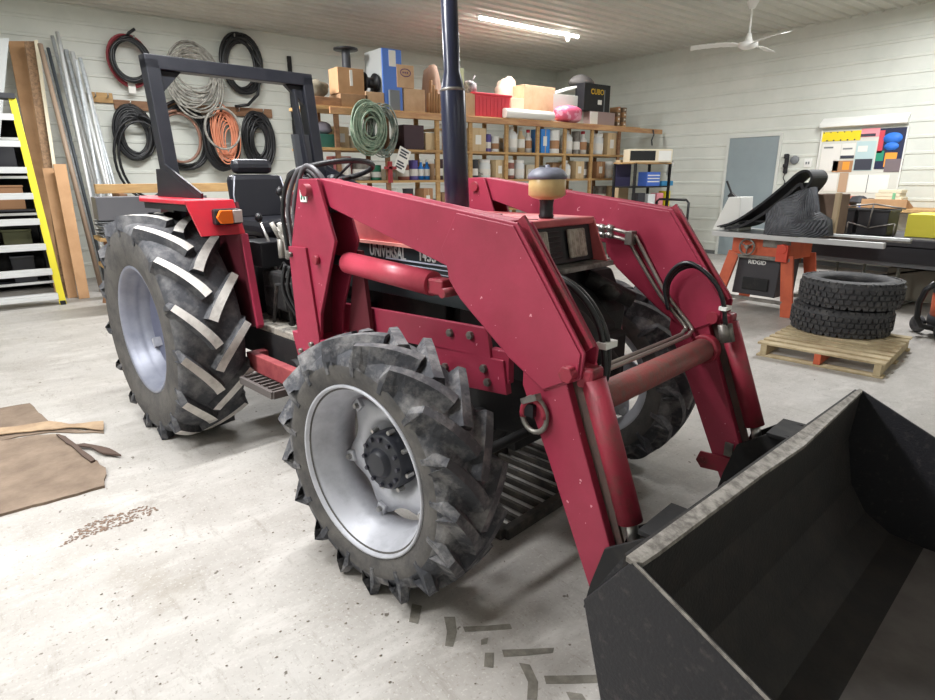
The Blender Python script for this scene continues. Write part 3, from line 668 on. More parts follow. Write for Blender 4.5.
wallcoil('black_hose_coil', 242, 65, 17, 26, .026, 7, HOSE, 'thick black hose coil, upper right on the wall', seed=6, jit=.06, tail=[(.3, -.05, .0), (.2, -.05, -.45), (.02, -.05, -.62), (-.2, -.05, -.66)])
wallcoil('black_cable_coil', 135, 134, 19, 27, .018, 30, HOSE, 'wide coil of black cable, lower left on the wall', 'cable', seed=7, jit=.045, fill=.35)
wallcoil('long_black_hose', 142, 160, 26, 40, .02, 2, HOSE, 'loose black hose looping low behind the roll bar', seed=17, jit=.05)
wallcoil('tan_hose_coil', 180, 137, 20, 24, .02, 2, TAN, 'tan and black ring of hose behind the left roll bar post', seed=8, jit=.02)
wallcoil('black_hose_coil', 184, 137, 24, 30, .026, 5, HOSE, 'heavy black hose ring seen inside the roll bar, left', seed=9, jit=.06)
wallcoil('black_hose_coil', 222, 140, 17, 30, .028, 9, HOSE, 'black hose coil hanging behind the orange cord', seed=13, jit=.06, fill=.3)
wallcoil('orange_cord', 226, 136, 10, 25, .011, 16, OC, 'bundle of looped orange extension cord on the wall', 'cord', seed=10, jit=.08, fill=.5)
wallcoil('grey_cable_ring', 222, 128, 17, 20, .016, 2, GW, 'pale grey cable ring around the orange cord', 'cable', seed=12, jit=.02)
wallcoil('black_cable_coil', 259, 140, 14, 27, .02, 24, HOSE, 'black cable coil hanging above the tractor seat', 'cable', seed=14, jit=.07, fill=.6)
BO = at(90, 100, 1, WY); 
for (pxa, pya, pxb, pyb, lab) in ((88, 96, 113, 99, 'short tan wooden hanging board on the wall beside the pipes'), (114, 104, 272, 114, 'long reddish wooden board the hose coils hang from')):
    a = at(pxa, pya, 1, WY+.04); b = at(pxb, pyb, 1, WY+.04)
    zc = (a.z+b.z)/2
    o = tag(MB().box((a.x, WY+.03, zc-.07), (b.x, WY+.08, zc+.07)).build('hanging_board', WOODD if pxa > 100 else WOOD, None, .004), lab, 'board')
    for k in range(2 if pxa < 100 else 6):
        X = a.x+(b.x-a.x)*(k+.5)/(2 if pxa < 100 else 6)
        MB().tube([(X, WY+.04, zc), (X, WY-.1, zc), (X, WY-.12, zc+.05)], .009, 6).build('hook', STEEL, o)
c = at(223, 109, 1, WY-.5)
o = tag(MB().tube([(0, 0, 0), (0, .57, .0)], .012, 6).tube([(0, 0, 0), (0, -.01, .05)], .012, 6).build('wall_hook', STEEL), 'long steel hook holding the grey cable ring and orange cord', 'hook'); o.location = c
for (px, py) in ((133, 40), (195, 48), (233, 38)):
    c = at(px, py, 1, WY)
    o = tag(MB().tube([(0, .09, 0), (0, -.08, 0), (0, -.1, .05)], .011, 6).build('wall_hook', STEEL), {133: 'steel hook holding the upper left hose coil', 195: 'steel hook holding the pale grey cable coil', 233: 'steel hook holding the thick black hose, upper right'}[px], 'hook'); o.location = c
    
m = MB()
o = tag(MB().box((-.035, -.02, -.75), (.035, .02, .75)).build('steel_bar', BLKM, None, .004), 'upright dark steel bar rising behind the roll bar corner', 'bar'); c = at(292, 90, 1, WY+.04); o.location = (c.x, WY+.06, c.z-.2)
# leaning pipes
pipes = [(44, 50, 102, 270, .02, GALV), (62, 60, 114, 270, .016, ALU), (84, 70, 134, 255, .022, ALU), (52, 36, 112, 265, .022, GALV), (57, 32, 118, 265, .026, ALU), (48, 48, 104, 270, .022, M('dark_conduit', (76, 82, 88), .5)), (66, 50, 122, 255, .03, GALV), (72, 52, 127, 255, .03, ALU), (80, 58, 132, 255, .024, GALV), (85, 80, 138, 255, .018, GALV), (60, 45, 108, 280, .022, ALU), (40, 44, 100, 280, .03, M('tan_conduit', (150, 130, 112), .6)), (76, 60, 116, 280, .018, GALV), (89, 95, 130, 280, .014, ALU)]
names = ['slim one beside the tan conduit', 'thin bright one behind the tallest', 'bright one near the right end', 'third from the left', 'tallest, reaching above all others', 'dark one near the left', 'thick one in the middle', 'bright thick one in the middle', 'right of the thick pair', 'thin one right of the rest', 'bright one left of the middle', 'tan plastic one at the left', 'thin galvanised one behind the middle', 'shortest and rightmost']
poff = 0
for (a0, a1, b0, b1, r, mt), nm in zip(pipes, names):
    poff += r+.012
    top = at(a0, a1, 1, YN-.02-poff); bot = at(b0, b1, 1, YN-.75-poff); poff += r+.012; bot.z = .02
    o = tag(MB().tube([bot, top], r, 12).build('leaning_pipe', mt), 'metal pipe leaning on the wall by the ladder, '+nm, 'pipe', 'pipes leaning against the wall')
# cardboard lengths
def slab(name, pts, th, mat, lab, cat, group=None, bevel=.002, parent=None):
    """flat sheet with four or more corner points and real thickness"""
    m = MB(); P = [Vector(p) for p in pts]; n = (P[1]-P[0]).cross(P[2]-P[0]).normalized()
    A = [m.bm.verts.new(p) for p in P]; B = [m.bm.verts.new(p+n*th) for p in P]
    m.face(A); m.face(B[::-1])
    for i in range(len(P)): m.face([A[i], A[(i+1) % len(P)], B[(i+1) % len(P)], B[i]])
    o = m.build(name, mat, parent, bevel)
    if lab: tag(o, lab, cat, group)
    return o
def lean(px0, px1, pyt, qx0, qx1, yb, yt, mat, lab, name='cardboard_carton', cat='carton', th=.08, ztop=None, zb=.004):
    a = at(qx0, 298, 1, yb); b = at(qx1, 298, 1, yb); c = at(px1, pyt, 1, yt); d = at(px0, pyt, 1, yt)
    a.z = b.z = zb
    return slab(name, [a, b, c, d], -th, mat, lab, cat)
lean(42, 56, 168, 68, 78, 9.25, 9.75, CARD, 'long flat brown carton leaning beside the ladder, left one', th=.05)
lean(53, 66, 164, 79, 90, 9.1, 9.6, CARD, 'long flat brown carton leaning beside the ladder, right one', th=.06)
lean(8, 24, 41, 56, 66, 9.86, 10.8, CARD, 'tallest brown carton leaning against the wall behind the ladder', th=.1)
lean(24, 36, 41, 64, 73, 9.42, 10.55, M('chip_board', (160, 128, 98), .8, 0, (120, 96, 74), 30), 'mottled chipboard strip leaning between carton and pipes', 'board_strip', 'board', .03)
lean(-40, 9, 38, -90, -14, 9.95, 10.28, M('pale_sheet', (206, 210, 210), .6), 'pale grey sheet leaning behind the top of the stepladder', 'plastic_sheet', 'sheet', .02)
lean(34, 38, 40, 72, 75, 9.36, 10.45, CREAM, 'thin cream trim strip leaning beside the chipboard', 'trim_strip', 'strip', .02)
# stepladder
lad = empty('stepladder', (.1, 8.9, 0), 0, 'yellow fibreglass stepladder with wide aluminium steps', 'ladder')
rb = at(63, 303, 1, 8.85); rt = at(12, 98, 1, 9.25)
def Lp(p): return Vector(p)-Vector((.1, 8.9, 0))
wL = .78
for k, dx in enumerate((0, 1)):
    b_ = Vector((rb.x-dx*wL, 8.85, 0)); t_ = Vector((rt.x-dx*(wL*.62), 9.25, rt.z))
    MB().bar(Lp(b_), Lp(t_), .075, .04, up=(0, 1, 0)).build('front_rail', YEL, lad, .003)
    b2 = Vector((rb.x+.06-dx*(wL+.1), 9.7, 0)); t2 = Vector((rt.x+.0-dx*(wL*.62), 9.33, rt.z-.02))
    MB().bar(Lp(b2), Lp(t2), .06, .03, up=(0, 1, 0)).build('rear_rail', M('dusty_yellow', (190, 182, 96), .6), lad, .003)
for k in range(8):
    f = (k+.45)/8.1; x1 = rb.x+(rt.x-rb.x)*f-.01; wl = wL*(1-.38*f); y = 8.85+.4*f; z = rt.z*f
    m = MB().box((x1-wl+.02, y-.06, z-.02), (x1-.02, y+.07, z+.012))
    m.box((x1-wl+.02, y-.062, z-.06), (x1-.02, y-.055, z-.02))
    o = m.build('step', ALU, lad, .003, T=Matrix.Translation((-.1, -8.9, 0)))
for k in range(5):
    f = (k+.4)/5.4; x1 = rb.x+.06+(rt.x-rb.x-.06)*f; y = 9.7-.37*f; z = rt.z*f
    MB().bar(Lp((x1-(wL+.1)*(1-.38*f), y, z)), Lp((x1, y, z)), .025, .03).build('rear_brace', ALU, lad)
MB().box(Lp((rt.x-wL*.62-.03, 9.2, rt.z-.01)), Lp((rt.x+.03, 9.42, rt.z+.05))).build('top_cap', DGREY, lad, .006)
for dx in (0, 1): MB().box(Lp((rb.x-dx*wL-.03, 8.81, 0)), Lp((rb.x-dx*wL+.03, 8.9, .05))).build('foot', BLK, lad, .004)
# dark shelf unit behind the ladder
bs = empty('storage_cabinet', (-.75, 10.55, 0), 0, 'dark open cabinet full of shadowy goods behind the ladder', 'cabinet')
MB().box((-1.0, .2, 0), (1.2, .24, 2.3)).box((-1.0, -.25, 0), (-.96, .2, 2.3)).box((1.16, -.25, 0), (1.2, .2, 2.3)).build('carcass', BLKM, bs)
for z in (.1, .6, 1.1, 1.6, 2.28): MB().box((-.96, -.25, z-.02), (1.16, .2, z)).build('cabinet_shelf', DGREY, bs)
rnd = random.Random(3)
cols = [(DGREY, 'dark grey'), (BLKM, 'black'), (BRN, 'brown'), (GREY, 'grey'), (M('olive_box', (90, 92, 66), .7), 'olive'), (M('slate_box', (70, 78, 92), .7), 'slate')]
for si, z in enumerate((.1, .6, 1.1, 1.6)):
    for k in range(4):
        mt, cn = cols[(si*3+k*2+si) % 6]
        w = rnd.uniform(.13, .18); h = rnd.uniform(.2, .4)
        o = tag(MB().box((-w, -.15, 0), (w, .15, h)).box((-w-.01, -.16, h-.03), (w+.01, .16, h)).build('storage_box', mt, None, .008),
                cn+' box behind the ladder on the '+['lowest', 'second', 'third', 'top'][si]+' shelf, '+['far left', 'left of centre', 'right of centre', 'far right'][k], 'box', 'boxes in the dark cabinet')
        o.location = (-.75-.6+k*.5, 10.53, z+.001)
# material stand behind the rear wheel: bench with stacked sheets, long timber
sb = at(94, 200, 1, 7.9); se = at(150, 200, 1, 7.9)
stand = empty('material_stand', (sb.x+.4, 8.1, 0), 0, 'timber stand holding grey sheet metal behind the rear tire', 'stand')
sx0, sx1 = sb.x-.02, sb.x+1.5
for z in (.55, .86):
    MB().box((sx0-stand.location.x, -.25, z-.04), (sx1-stand.location.x, .25, z)).build('stand_shelf', WOOD, stand, .003)
for X in (sx0+.12, sx1-.05):
    for y in (-.22, .22): MB().box((X-.03-stand.location.x, y-.03, 0), (X+.03-stand.location.x, y+.03, .86)).build('stand_leg', WOODD, stand, .003)
for k in range(9):
    o = tag(MB().box((-.7, -.22, 0), (.74, .22, .012)).build('steel_sheet', M('sheet_grey', (120, 120, 122), .55, .3) if k % 2 else GREY), ['lowest', 'second', 'third', 'fourth', 'fifth', 'sixth', 'seventh', 'eighth', 'topmost'][k]+' thin grey steel sheet from below in the pile behind the rear tire' if k not in (0, 8) else ['lowest', 'topmost'][k//8]+' thin grey steel sheet in the pile behind the rear tire', 'steel sheet', 'grey steel sheets on the timber stand')
    o.location = (sx0+.75+random.uniform(-.03, .03), 8.1, .862+k*.02)
o = slab('panel_box', [(sx0+.03, 7.86, 1.05), (sx0+1.2, 7.86, 1.05), (sx0+1.2, 7.86, 1.30), (sx0+.03, 7.86, 1.3)], -.4, M('panel_grey', (112, 112, 118), .5, .2), 'flat grey metal box on top of the steel sheets', 'metal box')
o.location.z = 0
a = at(95, 189, 1, 8.6); b = at(330, 184, 1, 8.6)
o = tag(MB().box((a.x, 8.55, a.z-.055), (b.x, 8.67, a.z+.055)).build('timber_beam', WOOD, None, .004), 'long pale timber beam running behind the tractor seat', 'timber')
for X in (a.x+.25, b.x-.3):
    e = tag(MB().bar((-.35, 0, 0), (0, 0, 1.2), .04, .06).bar((.35, 0, 0), (0, 0, 1.2), .04, .06).box((-.04, -.3, 1.16), (.04, .3, 1.22)).build('trestle', WOODD), 'wooden trestle carrying the long timber, '+('left' if X < 2 else 'right')+' one', 'trestle')
    e.location = (X, 8.61, a.z-.055-1.222)
    e.scale = (1, 1, 1)
    if e.location.z != 0: e.location.z = 0; e.scale.z = (a.z-.057)/1.22
# ------------------------------------------------------------------ small steel stand with the microwave, near the east wall
MX = at(636, 162, 1, 6.95); MX2 = at(672, 162, 1, 6.95)
ms = empty('utility_stand', ((MX.x+MX2.x)/2, 7.2, 0), 0, 'dark steel utility stand with shelves near the back corner', 'stand')
hwm = (MX2.x-MX.x)/2; zt = MX.z
for X in (-hwm+.02, hwm-.02):
    for y in (-.23, .23): MB().box((X-.02, y-.02, 0), (X+.02, y+.02, zt-.02)).build('stand_leg', BLKM, ms)
for z in (zt, zt-.42, zt-.8): MB().box((-hwm, -.25, z-.025), (hwm, .25, z)).build('stand_shelf', WOOD if z == zt else BLKM, ms, .003)
MB().box((-hwm+.03, .2, zt-.42), (hwm*-.15, .22, zt-.03)).build('back_panel', M('violet_panel', (60, 56, 88), .6), ms)
o, h = boxat('microwave', 640, 149, 668, 159, 1, 7.0, .28, CREAM, 'cream microwave oven on top of the steel utility stand', 'microwave', None, zt+.002, .01)
MB().box((-h[0]+.015, -h[1]-.006, .03), (h[0]*.2, -h[1], h[2]-.03)).build('door_glass', M('dark_glass', (40, 42, 44), .15), o, .002)
MB().box((h[0]*.35, -h[1]-.006, .03), (h[0]-.03, -h[1], h[2]-.03)).build('control_panel', WHITE, o); o.rotation_euler.z = -.5
o, h = boxat('rag_box', 647, 172, 660, 187, 1, 6.99, .2, BLUE, 'blue and white carton on the middle shelf of the steel stand', 'carton', None, zt-.418)
for k in range(3): MB().box((-h[0]*.9, -h[1]-.003, h[2]*(.28+.22*k)), (h[0]*.9, -h[1], h[2]*(.36+.22*k))).build('white_band', PAP, o)
o, h = boxat('blue_case', 662, 181, 673, 187, 1, 6.99, .2, M('case_blue', (60, 140, 190), .5), 'small blue case right of the banded carton', 'case', None, zt-.418)
for k, (x0, x1, yt, mt, lb) in enumerate(((638, 645, 193, DGREY, 'dark can on the low shelf of the steel stand'), (648, 655, 194, CLR, 'clear jar on the low shelf of the steel stand'), (657, 663, 193, PINK, 'pinkish carton on the low shelf of the steel stand'), (665, 670, 191, YEL, 'small yellow carton on the low shelf of the steel stand'))):
    boxat('small_carton' if k > 1 else 'canister', x0, yt, x1, 205, 1, 7.0, .15, mt, lb, 'carton' if k > 1 else 'canister', None, zt-.798)
o = tag(MB().tube([(0, 0, -.1), (0, -.02, .08), (.0, -.06, .12), (0, -.1, .1)], .03, 8).build('soap_dispenser', WHITE), 'white bottle hanging on the right side of the steel stand', 'bottle'); o.location = (MX2.x+.05, 7.05, at(670, 170, 1, 7.05).z)
MB().box((-.07, -.01, .1), (.12, .03, .16)).build('holder', DULL, o)
# grey stool-like box with green clamp left of stand
o, h = boxat('plywood_box', 620, 160, 630, 178, 1, 7.6, .12, CB, 'tall tan plywood box with green handle left of the stand', 'box', None, .0)
MB().tube([(-.06, -.1, h[2]), (-.06, -.1, h[2]+.06), (.06, -.1, h[2]+.08)], .02, 8).build('green_handle', GRN, o)
# ------------------------------------------------------------------ hand truck behind the far loader arm
c1 = at(657, 199, 2, 1.08); c2 = at(689, 200, 2, 1.08)
ht = empty('hand_truck', c1, 0, 'black hand truck whose loop handle shows above the loader arm', 'hand truck'); ht.location.z = 0
d = c2-c1; d.z = 0
m = MB().tube([(0, 0, .12), (0, 0, 1.03), (d.x*.08, d.y*.08, 1.08), (d.x*.92, d.y*.92, 1.08), (d.x, d.y, 1.03), (d.x, d.y, .12)], .022, 8)
m.build('frame', BLK, ht)
MB().tube([(0, 0, .6), (d.x, d.y, .6)], .012, 8).tube([(0, 0, .3), (d.x, d.y, .3)], .012, 8).build('crossbar', BLK, ht)
MB().box((min(0, d.x)-.02, min(0, d.y)-.14, 0), (max(0, d.x)+.02, max(0, d.y)*0+.0, .012)).build('toe_plate', BLK, ht)
for t in (-.05, 1.05):
    wp = Vector((d.x*t, d.y*t, .11)); MB().lathe([(0, -.02), (.1, -.02), (.11, 0), (.1, .02), (0, .02)], 20, T=Matrix.Translation(wp) @ Matrix.Rotation(math.atan2(d.y, d.x), 4, 'Z') @ Matrix.Rotation(PI/2, 4, 'Y')).build('wheel', RUB, ht)
# ------------------------------------------------------------------ table saw
SXF = 6.58
saw = empty('table_saw', (6.95, 3.3, 0), 0, 'orange and black table saw on splayed legs loaded with mats', 'table saw')
def S(x, y, z): return (x-6.95, y-3.3, z)
MB().box(S(6.6, 2.92, .84), S(7.25, 3.86, .885)).build('table_top', M('cast_top', (186, 188, 190), .35, .4), saw, .005)
MB().box(S(SXF-.02, 2.1, .83), S(SXF+.03, 3.86, .885)).build('front_fence_rail', M('rail_alu', (198, 198, 198), .4, .3), saw, .004)
MB().box(S(7.27, 2.1, .83), S(7.31, 3.86, .87)).build('rear_fence_rail', DULL, saw, .004)
MB().box(S(6.68, 3.0, .62), S(7.2, 3.66, .84)).build('upper_cabinet', ORG, saw, .008)
MB().box(S(6.66, 2.98, .60), S(6.7, 3.68, .64)).box(S(6.665, 3.0, .74), S(6.678, 3.3, .82)).build('trim_panel', DULL, saw, .004)
MB().prism([(3.12-3.3, .18), (3.62-3.3, .18), (3.58-3.3, .62), (3.1-3.3, .62)], 0, 6.72-6.95, 7.18-6.95).build('lower_cabinet', M('saw_body', (58, 56, 60), .5), saw, .006)
MB().box(S(6.70, 3.2, .24), S(6.722, 3.5, .38)).build('dust_door', BLKM, saw, .01)
for (ya, yb, xa, xb) in ((3.02, 2.93, 6.68, 6.66), (3.62, 3.76, 6.68, 6.6), (3.02, 2.93, 7.2, 7.26), (3.62, 3.76, 7.2, 7.28)):
    t = Vector(S(xa, ya, .66)); b = Vector(S(xb, yb, 0))
    MB().bar(b, t, .13, .035, up=(1, 0, 0)).build('leg', ORG, saw, .006)
MB().bar(S(6.66, 2.95, .15), S(6.62, 3.72, .15), .02, .04).build('leg_brace', DULL, saw); MB().bar(S(7.24, 2.95, .15), S(7.26, 3.72, .15), .02, .04).build('leg_brace', DULL, saw)
writing('lettering', 'RIDGID', .062, WHITE, saw, frame(S(6.715, 3.36, .555), (0, -1, 0), (0, 0, 1)))
hwc = Vector(S(6.62, 3.45, .73))
m = MB(); ring = [hwc+Vector((0, .085*math.cos(t*PI/14), .085*math.sin(t*PI/14))) for t in range(28)]
m.tube(ring, .011, 8, None, True)
for k in range(3):
    a_ = k*2*PI/3+.5; m.tube([hwc, hwc+Vector((0, .08*math.cos(a_), .08*math.sin(a_)))], .009, 6)
m.cyl(hwc-Vector((.02, 0, 0)), hwc+Vector((.06, 0, 0)), .022, 12); m.build('hand_wheel', DULL, saw)
MB().cyl(S(6.61, 3.06, .74), S(6.68, 3.06, .74), .05, 16).box(S(6.62, 3.0, .6), S(6.68, 3.12, .78)).build('switch_box', M('saw_red', (200, 70, 50), .5), saw, .004)
def R3(px, py, x): return at(px, py, 0, x)
# white angled box on the saw
p0, p1, p2, p3 = R3(715, 226, 6.75), R3(742, 222, 6.75), R3(743, 197, 6.75), R3(731, 197, 6.75)
zb = .888
o = tag(MB().prism([(p0.y, zb), (p1.y, zb), (p2.y, p2.z), (p3.y, p3.z)], 0, 6.7, 6.98).build('white_guard', WHITE, None, .006), 'white wedge-shaped plastic box at the left end of the saw table', 'plastic box')
pc_ = R3(744, 203, 7.12)
m = MB().blob((7.12, pc_.y, .888+(pc_.z-.888)*.5), (.07, .12, (pc_.z-.888)*.62), None, .14, 2, 31)
rm = tag(m.build('red_machine', M('pink_red', (206, 110, 118), .5, 0, (150, 40, 60), 16), None), 'red hand tool with a thin dark lever behind the white wedge box', 'power tool')
MB().bar((7.12, R3(736, 205, 7.12).y, R3(736, 205, 7.12).z), (7.1, R3(727, 181, 7.1).y, R3(727, 181, 7.1).z), .02, .02).bar((7.12, pc_.y, pc_.z-.05), (7.12, R3(730, 194, 7.12).y, R3(730, 194, 7.12).z), .05, .06).build('lever', BLK, rm)
# folded black floor mats
MATR = M('ribbed_mat', (104, 107, 114), .6, 0, (78, 80, 86), 10, (.4, .6)); MATK = M('mat_underside', (34, 34, 38), .7)
def ribmat():
    m = MATR; nt = m.node_tree; N = nt.nodes; L = nt.links; b = N['Principled BSDF']
    w = N.new('ShaderNodeTexWave'); w.inputs['Scale'].default_value = 34; w.inputs['Distortion'].default_value = 5; w.inputs['Detail'].default_value = 2; w.inputs['Detail Scale'].default_value = .3
    tc = N.new('ShaderNodeTexCoord'); L.new(tc.outputs['Object'], w.inputs['Vector'])
    bp = N.new('ShaderNodeBump'); bp.inputs['Strength'].default_value = 1.0; bp.inputs['Distance'].default_value = .012
    L.new(w.outputs['Fac'], bp.inputs['Height']); L.new(bp.outputs['Normal'], b.inputs['Normal'])
ribmat()
mat_root = empty('floor_mats', (6.9, 3.2, .888), 0, 'folded ribbed grey floor mats heaped on the saw table', 'floor mat')
def sheet(name, prof_px, xa, xb, th, mat, parent, px_plane=6.75, loc=(6.9, 3.2, .888)):
    pts = [R3(px, py, px_plane) for px, py in prof_px]
    pts = [Vector((p.y, max(p.z, .893))) for p in pts]
    # smooth path
    out = []
    for i in range(len(pts)-1):
        p0 = pts[max(i-1, 0)]; p1 = pts[i]; p2 = pts[i+1]; p3 = pts[min(i+2, len(pts)-1)]
        for k in range(5):
            t = k/5; out.append(.5*((2*p1)+(-p0+p2)*t+(2*p0-5*p1+4*p2-p3)*t*t+(-p0+3*p1-3*p2+p3)*t*t*t))
    out.append(pts[-1])
    L_, R2 = [], []
    for i, p in enumerate(out):
        d = (out[min(i+1, len(out)-1)]-out[max(i-1, 0)]).normalized(); n = Vector((-d.y, d.x))*th/2
        L_.append(p+n); R2.append(p-n)
    poly = [(q.x-loc[1], max(q.y-loc[2], .002)) for q in L_+R2[::-1]]
    m = MB(); m.prism(poly, 0, xa-loc[0], xb-loc[0]); o = m.build(name, mat, parent); return o
sheet('lower_mat', [(722, 226), (745, 221), (768, 221), (790, 226)], 6.64, 7.2, .012, MATK, mat_root)
sheet('folded_mat', [(727, 226), (745, 219), (770, 202), (792, 184), (805, 173), (814, 171), (818, 178), (812, 188), (800, 200)], 6.6, 6.96, .022, MATK, mat_root)
sheet('inner_mat', [(731, 228), (750, 224), (774, 210), (794, 194), (806, 184), (809, 190)], 6.61, 6.97, .03, MATK, mat_root)
# bulging front mat (curved sheet)
pp = [(764, 240), (766, 214), (778, 203), (798, 191), (813, 187), (816, 212), (828, 220), (829, 236), (800, 240)]
P2 = [R3(px, py, 6.6) for px, py in pp]
m = MB(); T1 = [m.bm.verts.new((6.57+.03*(i % 2)-6.9, p.y-3.2, max(p.z-.888, -.03))) for i, p in enumerate(P2)]
T2 = [m.bm.verts.new((6.70-6.9, p.y-3.2, max(p.z-.888, .004))) for i, p in enumerate(P2)]
cen = m.bm.verts.new((6.50-6.9, sum(p.y for p in P2)/len(P2)-3.2, .13))
for i in range(len(pp)): m.face([T1[i], T1[(i+1) % len(pp)], cen], None, True)
for i in range(len(pp)): m.face([T1[i], T1[(i+1) % len(pp)], T2[(i+1) % len(pp)], T2[i]], None, True)
m.face(T2)
bm_o = m.build('ribbed_front_mat', MATR, mat_root)
# wooden drawer box
a = R3(812, 194, 6.85); b = R3(838, 194, 6.85); c = R3(828, 224, 6.85)
o = tag(MB().box((6.85, b.y, .889), (6.87, a.y, a.z)).box((7.15, b.y, .889), (7.17, a.y, a.z)).box((6.87, a.y-.02, .889), (7.15, a.y, a.z)).box((6.87, b.y, .889), (7.15, b.y+.02, a.z)).box((6.87, b.y, .889), (7.15, a.y, .91)).build('wooden_box', M('drawer_wood', (140, 116, 100), .7, 0, (120, 98, 84), 3), None, .003), 'brown wooden drawer standing on the saw table right of the mats', 'drawer')
MB().box((6.83, b.y-.03, .889), (6.88, b.y+.015, b.z+.01)).build('pale_edge', M('pale_wood', (214, 190, 156), .7), o)
# metal channel lengths on saw rail
a = at(850, 232, 2, .93); 
o = tag(MB().box((6.72, 1.95, .9), (6.78, 2.75, .925)).build('metal_channel', ALU, None, .003), 'short aluminium channel lying behind the saw fence rail', 'channel')
# ------------------------------------------------------------------ long black panel on trestles, black bins, yellow bin
PX = 7.9
a = at(803, 236, 0, PX); b = at(1010, 252, 0, PX); zt_ = at(880, 237, 0, PX).z
pan = empty('truck_bed_cover', (PX+.6, (a.y+b.y)/2, 0), 0, 'long black folded truck bed cover lying on a trestle table', 'bed cover')
hy = (a.y-b.y)/2; zlo = at(880, 262, 0, PX).z
MB().box((-.6, -hy, zt_-.09), (.5, hy, zt_)).build('upper_panel', M('cover_black', (44, 44, 50), .55, 0, (58, 58, 64), 3), pan, .01)
MB().box((-.56, -hy+.03, zlo), (.5, hy-.05, zt_-.1)).build('lower_panel', M('cover_black2', (36, 36, 42), .5), pan, .01)
MB().box((-.615, -hy, zt_-.02), (-.595, hy, zt_)).build('edge_trim', M('trim_grey', (110, 110, 116), .4, .3), pan)
tt = empty('trestle_table', (PX+.6, (a.y+b.y)/2, 0), 0, 'folding table with bent steel legs under the black bed cover', 'table')
MB().box((-.5, -hy+.05, zlo-.05), (.45, hy-.1, zlo-.004)).build('table_top', GREY, tt, .005)
for yy in (-hy*.05, hy*.6):
    MB().tube([(-.48, yy, zlo-.06), (-.5, yy-.02, .1), (-.48, yy-.02, .03), (-.3, yy, .02), (.35, yy, .02), (.4, yy, .1), (.4, yy, zlo-.06)], .018, 8).build('leg_frame', M('leg_tube', (120, 120, 112), .4, .4), tt)
m = MB()
for sgn in (1, -1): m.bar((-.42, -hy*.3, zlo-.06), (-.42, hy*.5, .28), .02, .02)
m.build('diagonal_brace', DULL, tt)
yy1, yy2, yy3 = at(833, 220, 0, 8.4).y, at(868, 220, 0, 8.4).y, at(900, 220, 0, 8.4).y
zz_ = zt_+.003
for k, (ya, yb) in enumerate(((yy1, yy2+.02), (yy2-.02, yy3))):
    zt2_ = at(850, 208, 0, 8.2).z
    e = empty('black_bin', (8.2, (ya+yb)/2, zz_), 0, ['left', 'right'][k]+' one of the two black bins standing on the bed cover', 'bin', 'black bins on the bed cover')
    h_ = (ya-yb)/2
    MB().box((-.17, -h_, 0), (.17, h_, zt2_-zz_)).build('bin_body', DGREY, e, .01)
    MB().box((-.18, -h_-.01, zt2_-zz_-.03), (.18, h_+.01, zt2_-zz_)).build('bin_rim', BLK, e, .004)
m = MB()
q = [at(843, 207, 0, 8.0), at(874, 204, 0, 8.0), at(906, 209, 0, 8.0), at(868, 228, 0, 8.0), at(848, 222, 0, 8.0), at(895, 224, 0, 8.0)]
for i, j in ((0, 1), (1, 2), (1, 3), (4, 3), (3, 5)): m.tube([q[i], q[j]], .009, 6)
m.tube([q[4], q[4]*1.0+Vector((0, 0, -.0)), Vector((8.0, q[4].y, zz_))], .009, 6).tube([q[5], Vector((8.0, q[5].y, zz_))], .009, 6)
tag(m.build('folding_frame', DULL), 'thin folded metal frame standing in front of the black bins', 'frame')
o, h = boxat('yellow_tray', 907, 215, 960, 226, 0, 8.15, .5, M('tray_yellow', (232, 220, 70), .5), 'long yellow tray at the right edge of the bed cover', 'tray', None, zz_)
a = at(909, 212, 0, XE-.85)
# grey pipe and box below the cover
a = at(905, 268, 0, 8.6)
o = tag(MB().tube([(8.6, at(903, 268, 0, 8.6).y, .52), (8.6, at(903, 268, 0, 8.6).y-.05, .52), (8.65, at(912, 268, 0, 8.6).y, .52), (8.7, at(950, 275, 0, 8.6).y, .5)], [.03, .05, .07, .07], 14).build('grey_duct', M('duct_grey', (176, 178, 176), .5)), 'grey rounded duct lying under the black bed cover', 'duct')
ds = tag(MB().box((8.46, at(960, 280, 0, 8.6).y, .06), (8.85, at(890, 280, 0, 8.6).y, .425)).build('low_crate', M('crate_grey_wood', (120, 116, 104), .8), None, .004), 'low grey wooden crate under the bed cover carrying the duct', 'crate')
# ------------------------------------------------------------------ pallet with two truck tires
pc = [at(752, 352, 2, .06), at(884, 372, 2, .06), at(911, 344, 2, .06)]
ux = (pc[2]-pc[1]).normalized(); uy = (pc[0]-pc[1]).normalized()
Lx, Ly = 1.12, (pc[0]-pc[1]).length
uy = Vector((-ux.y, ux.x, 0)); 
if uy.dot(pc[0]-pc[1]) < 0: uy = -uy
pal = empty('pallet', (pc[1].x, pc[1].y, 0), math.atan2(ux.y, ux.x), 'weathered wooden pallet under the two stacked truck tires', 'pallet')
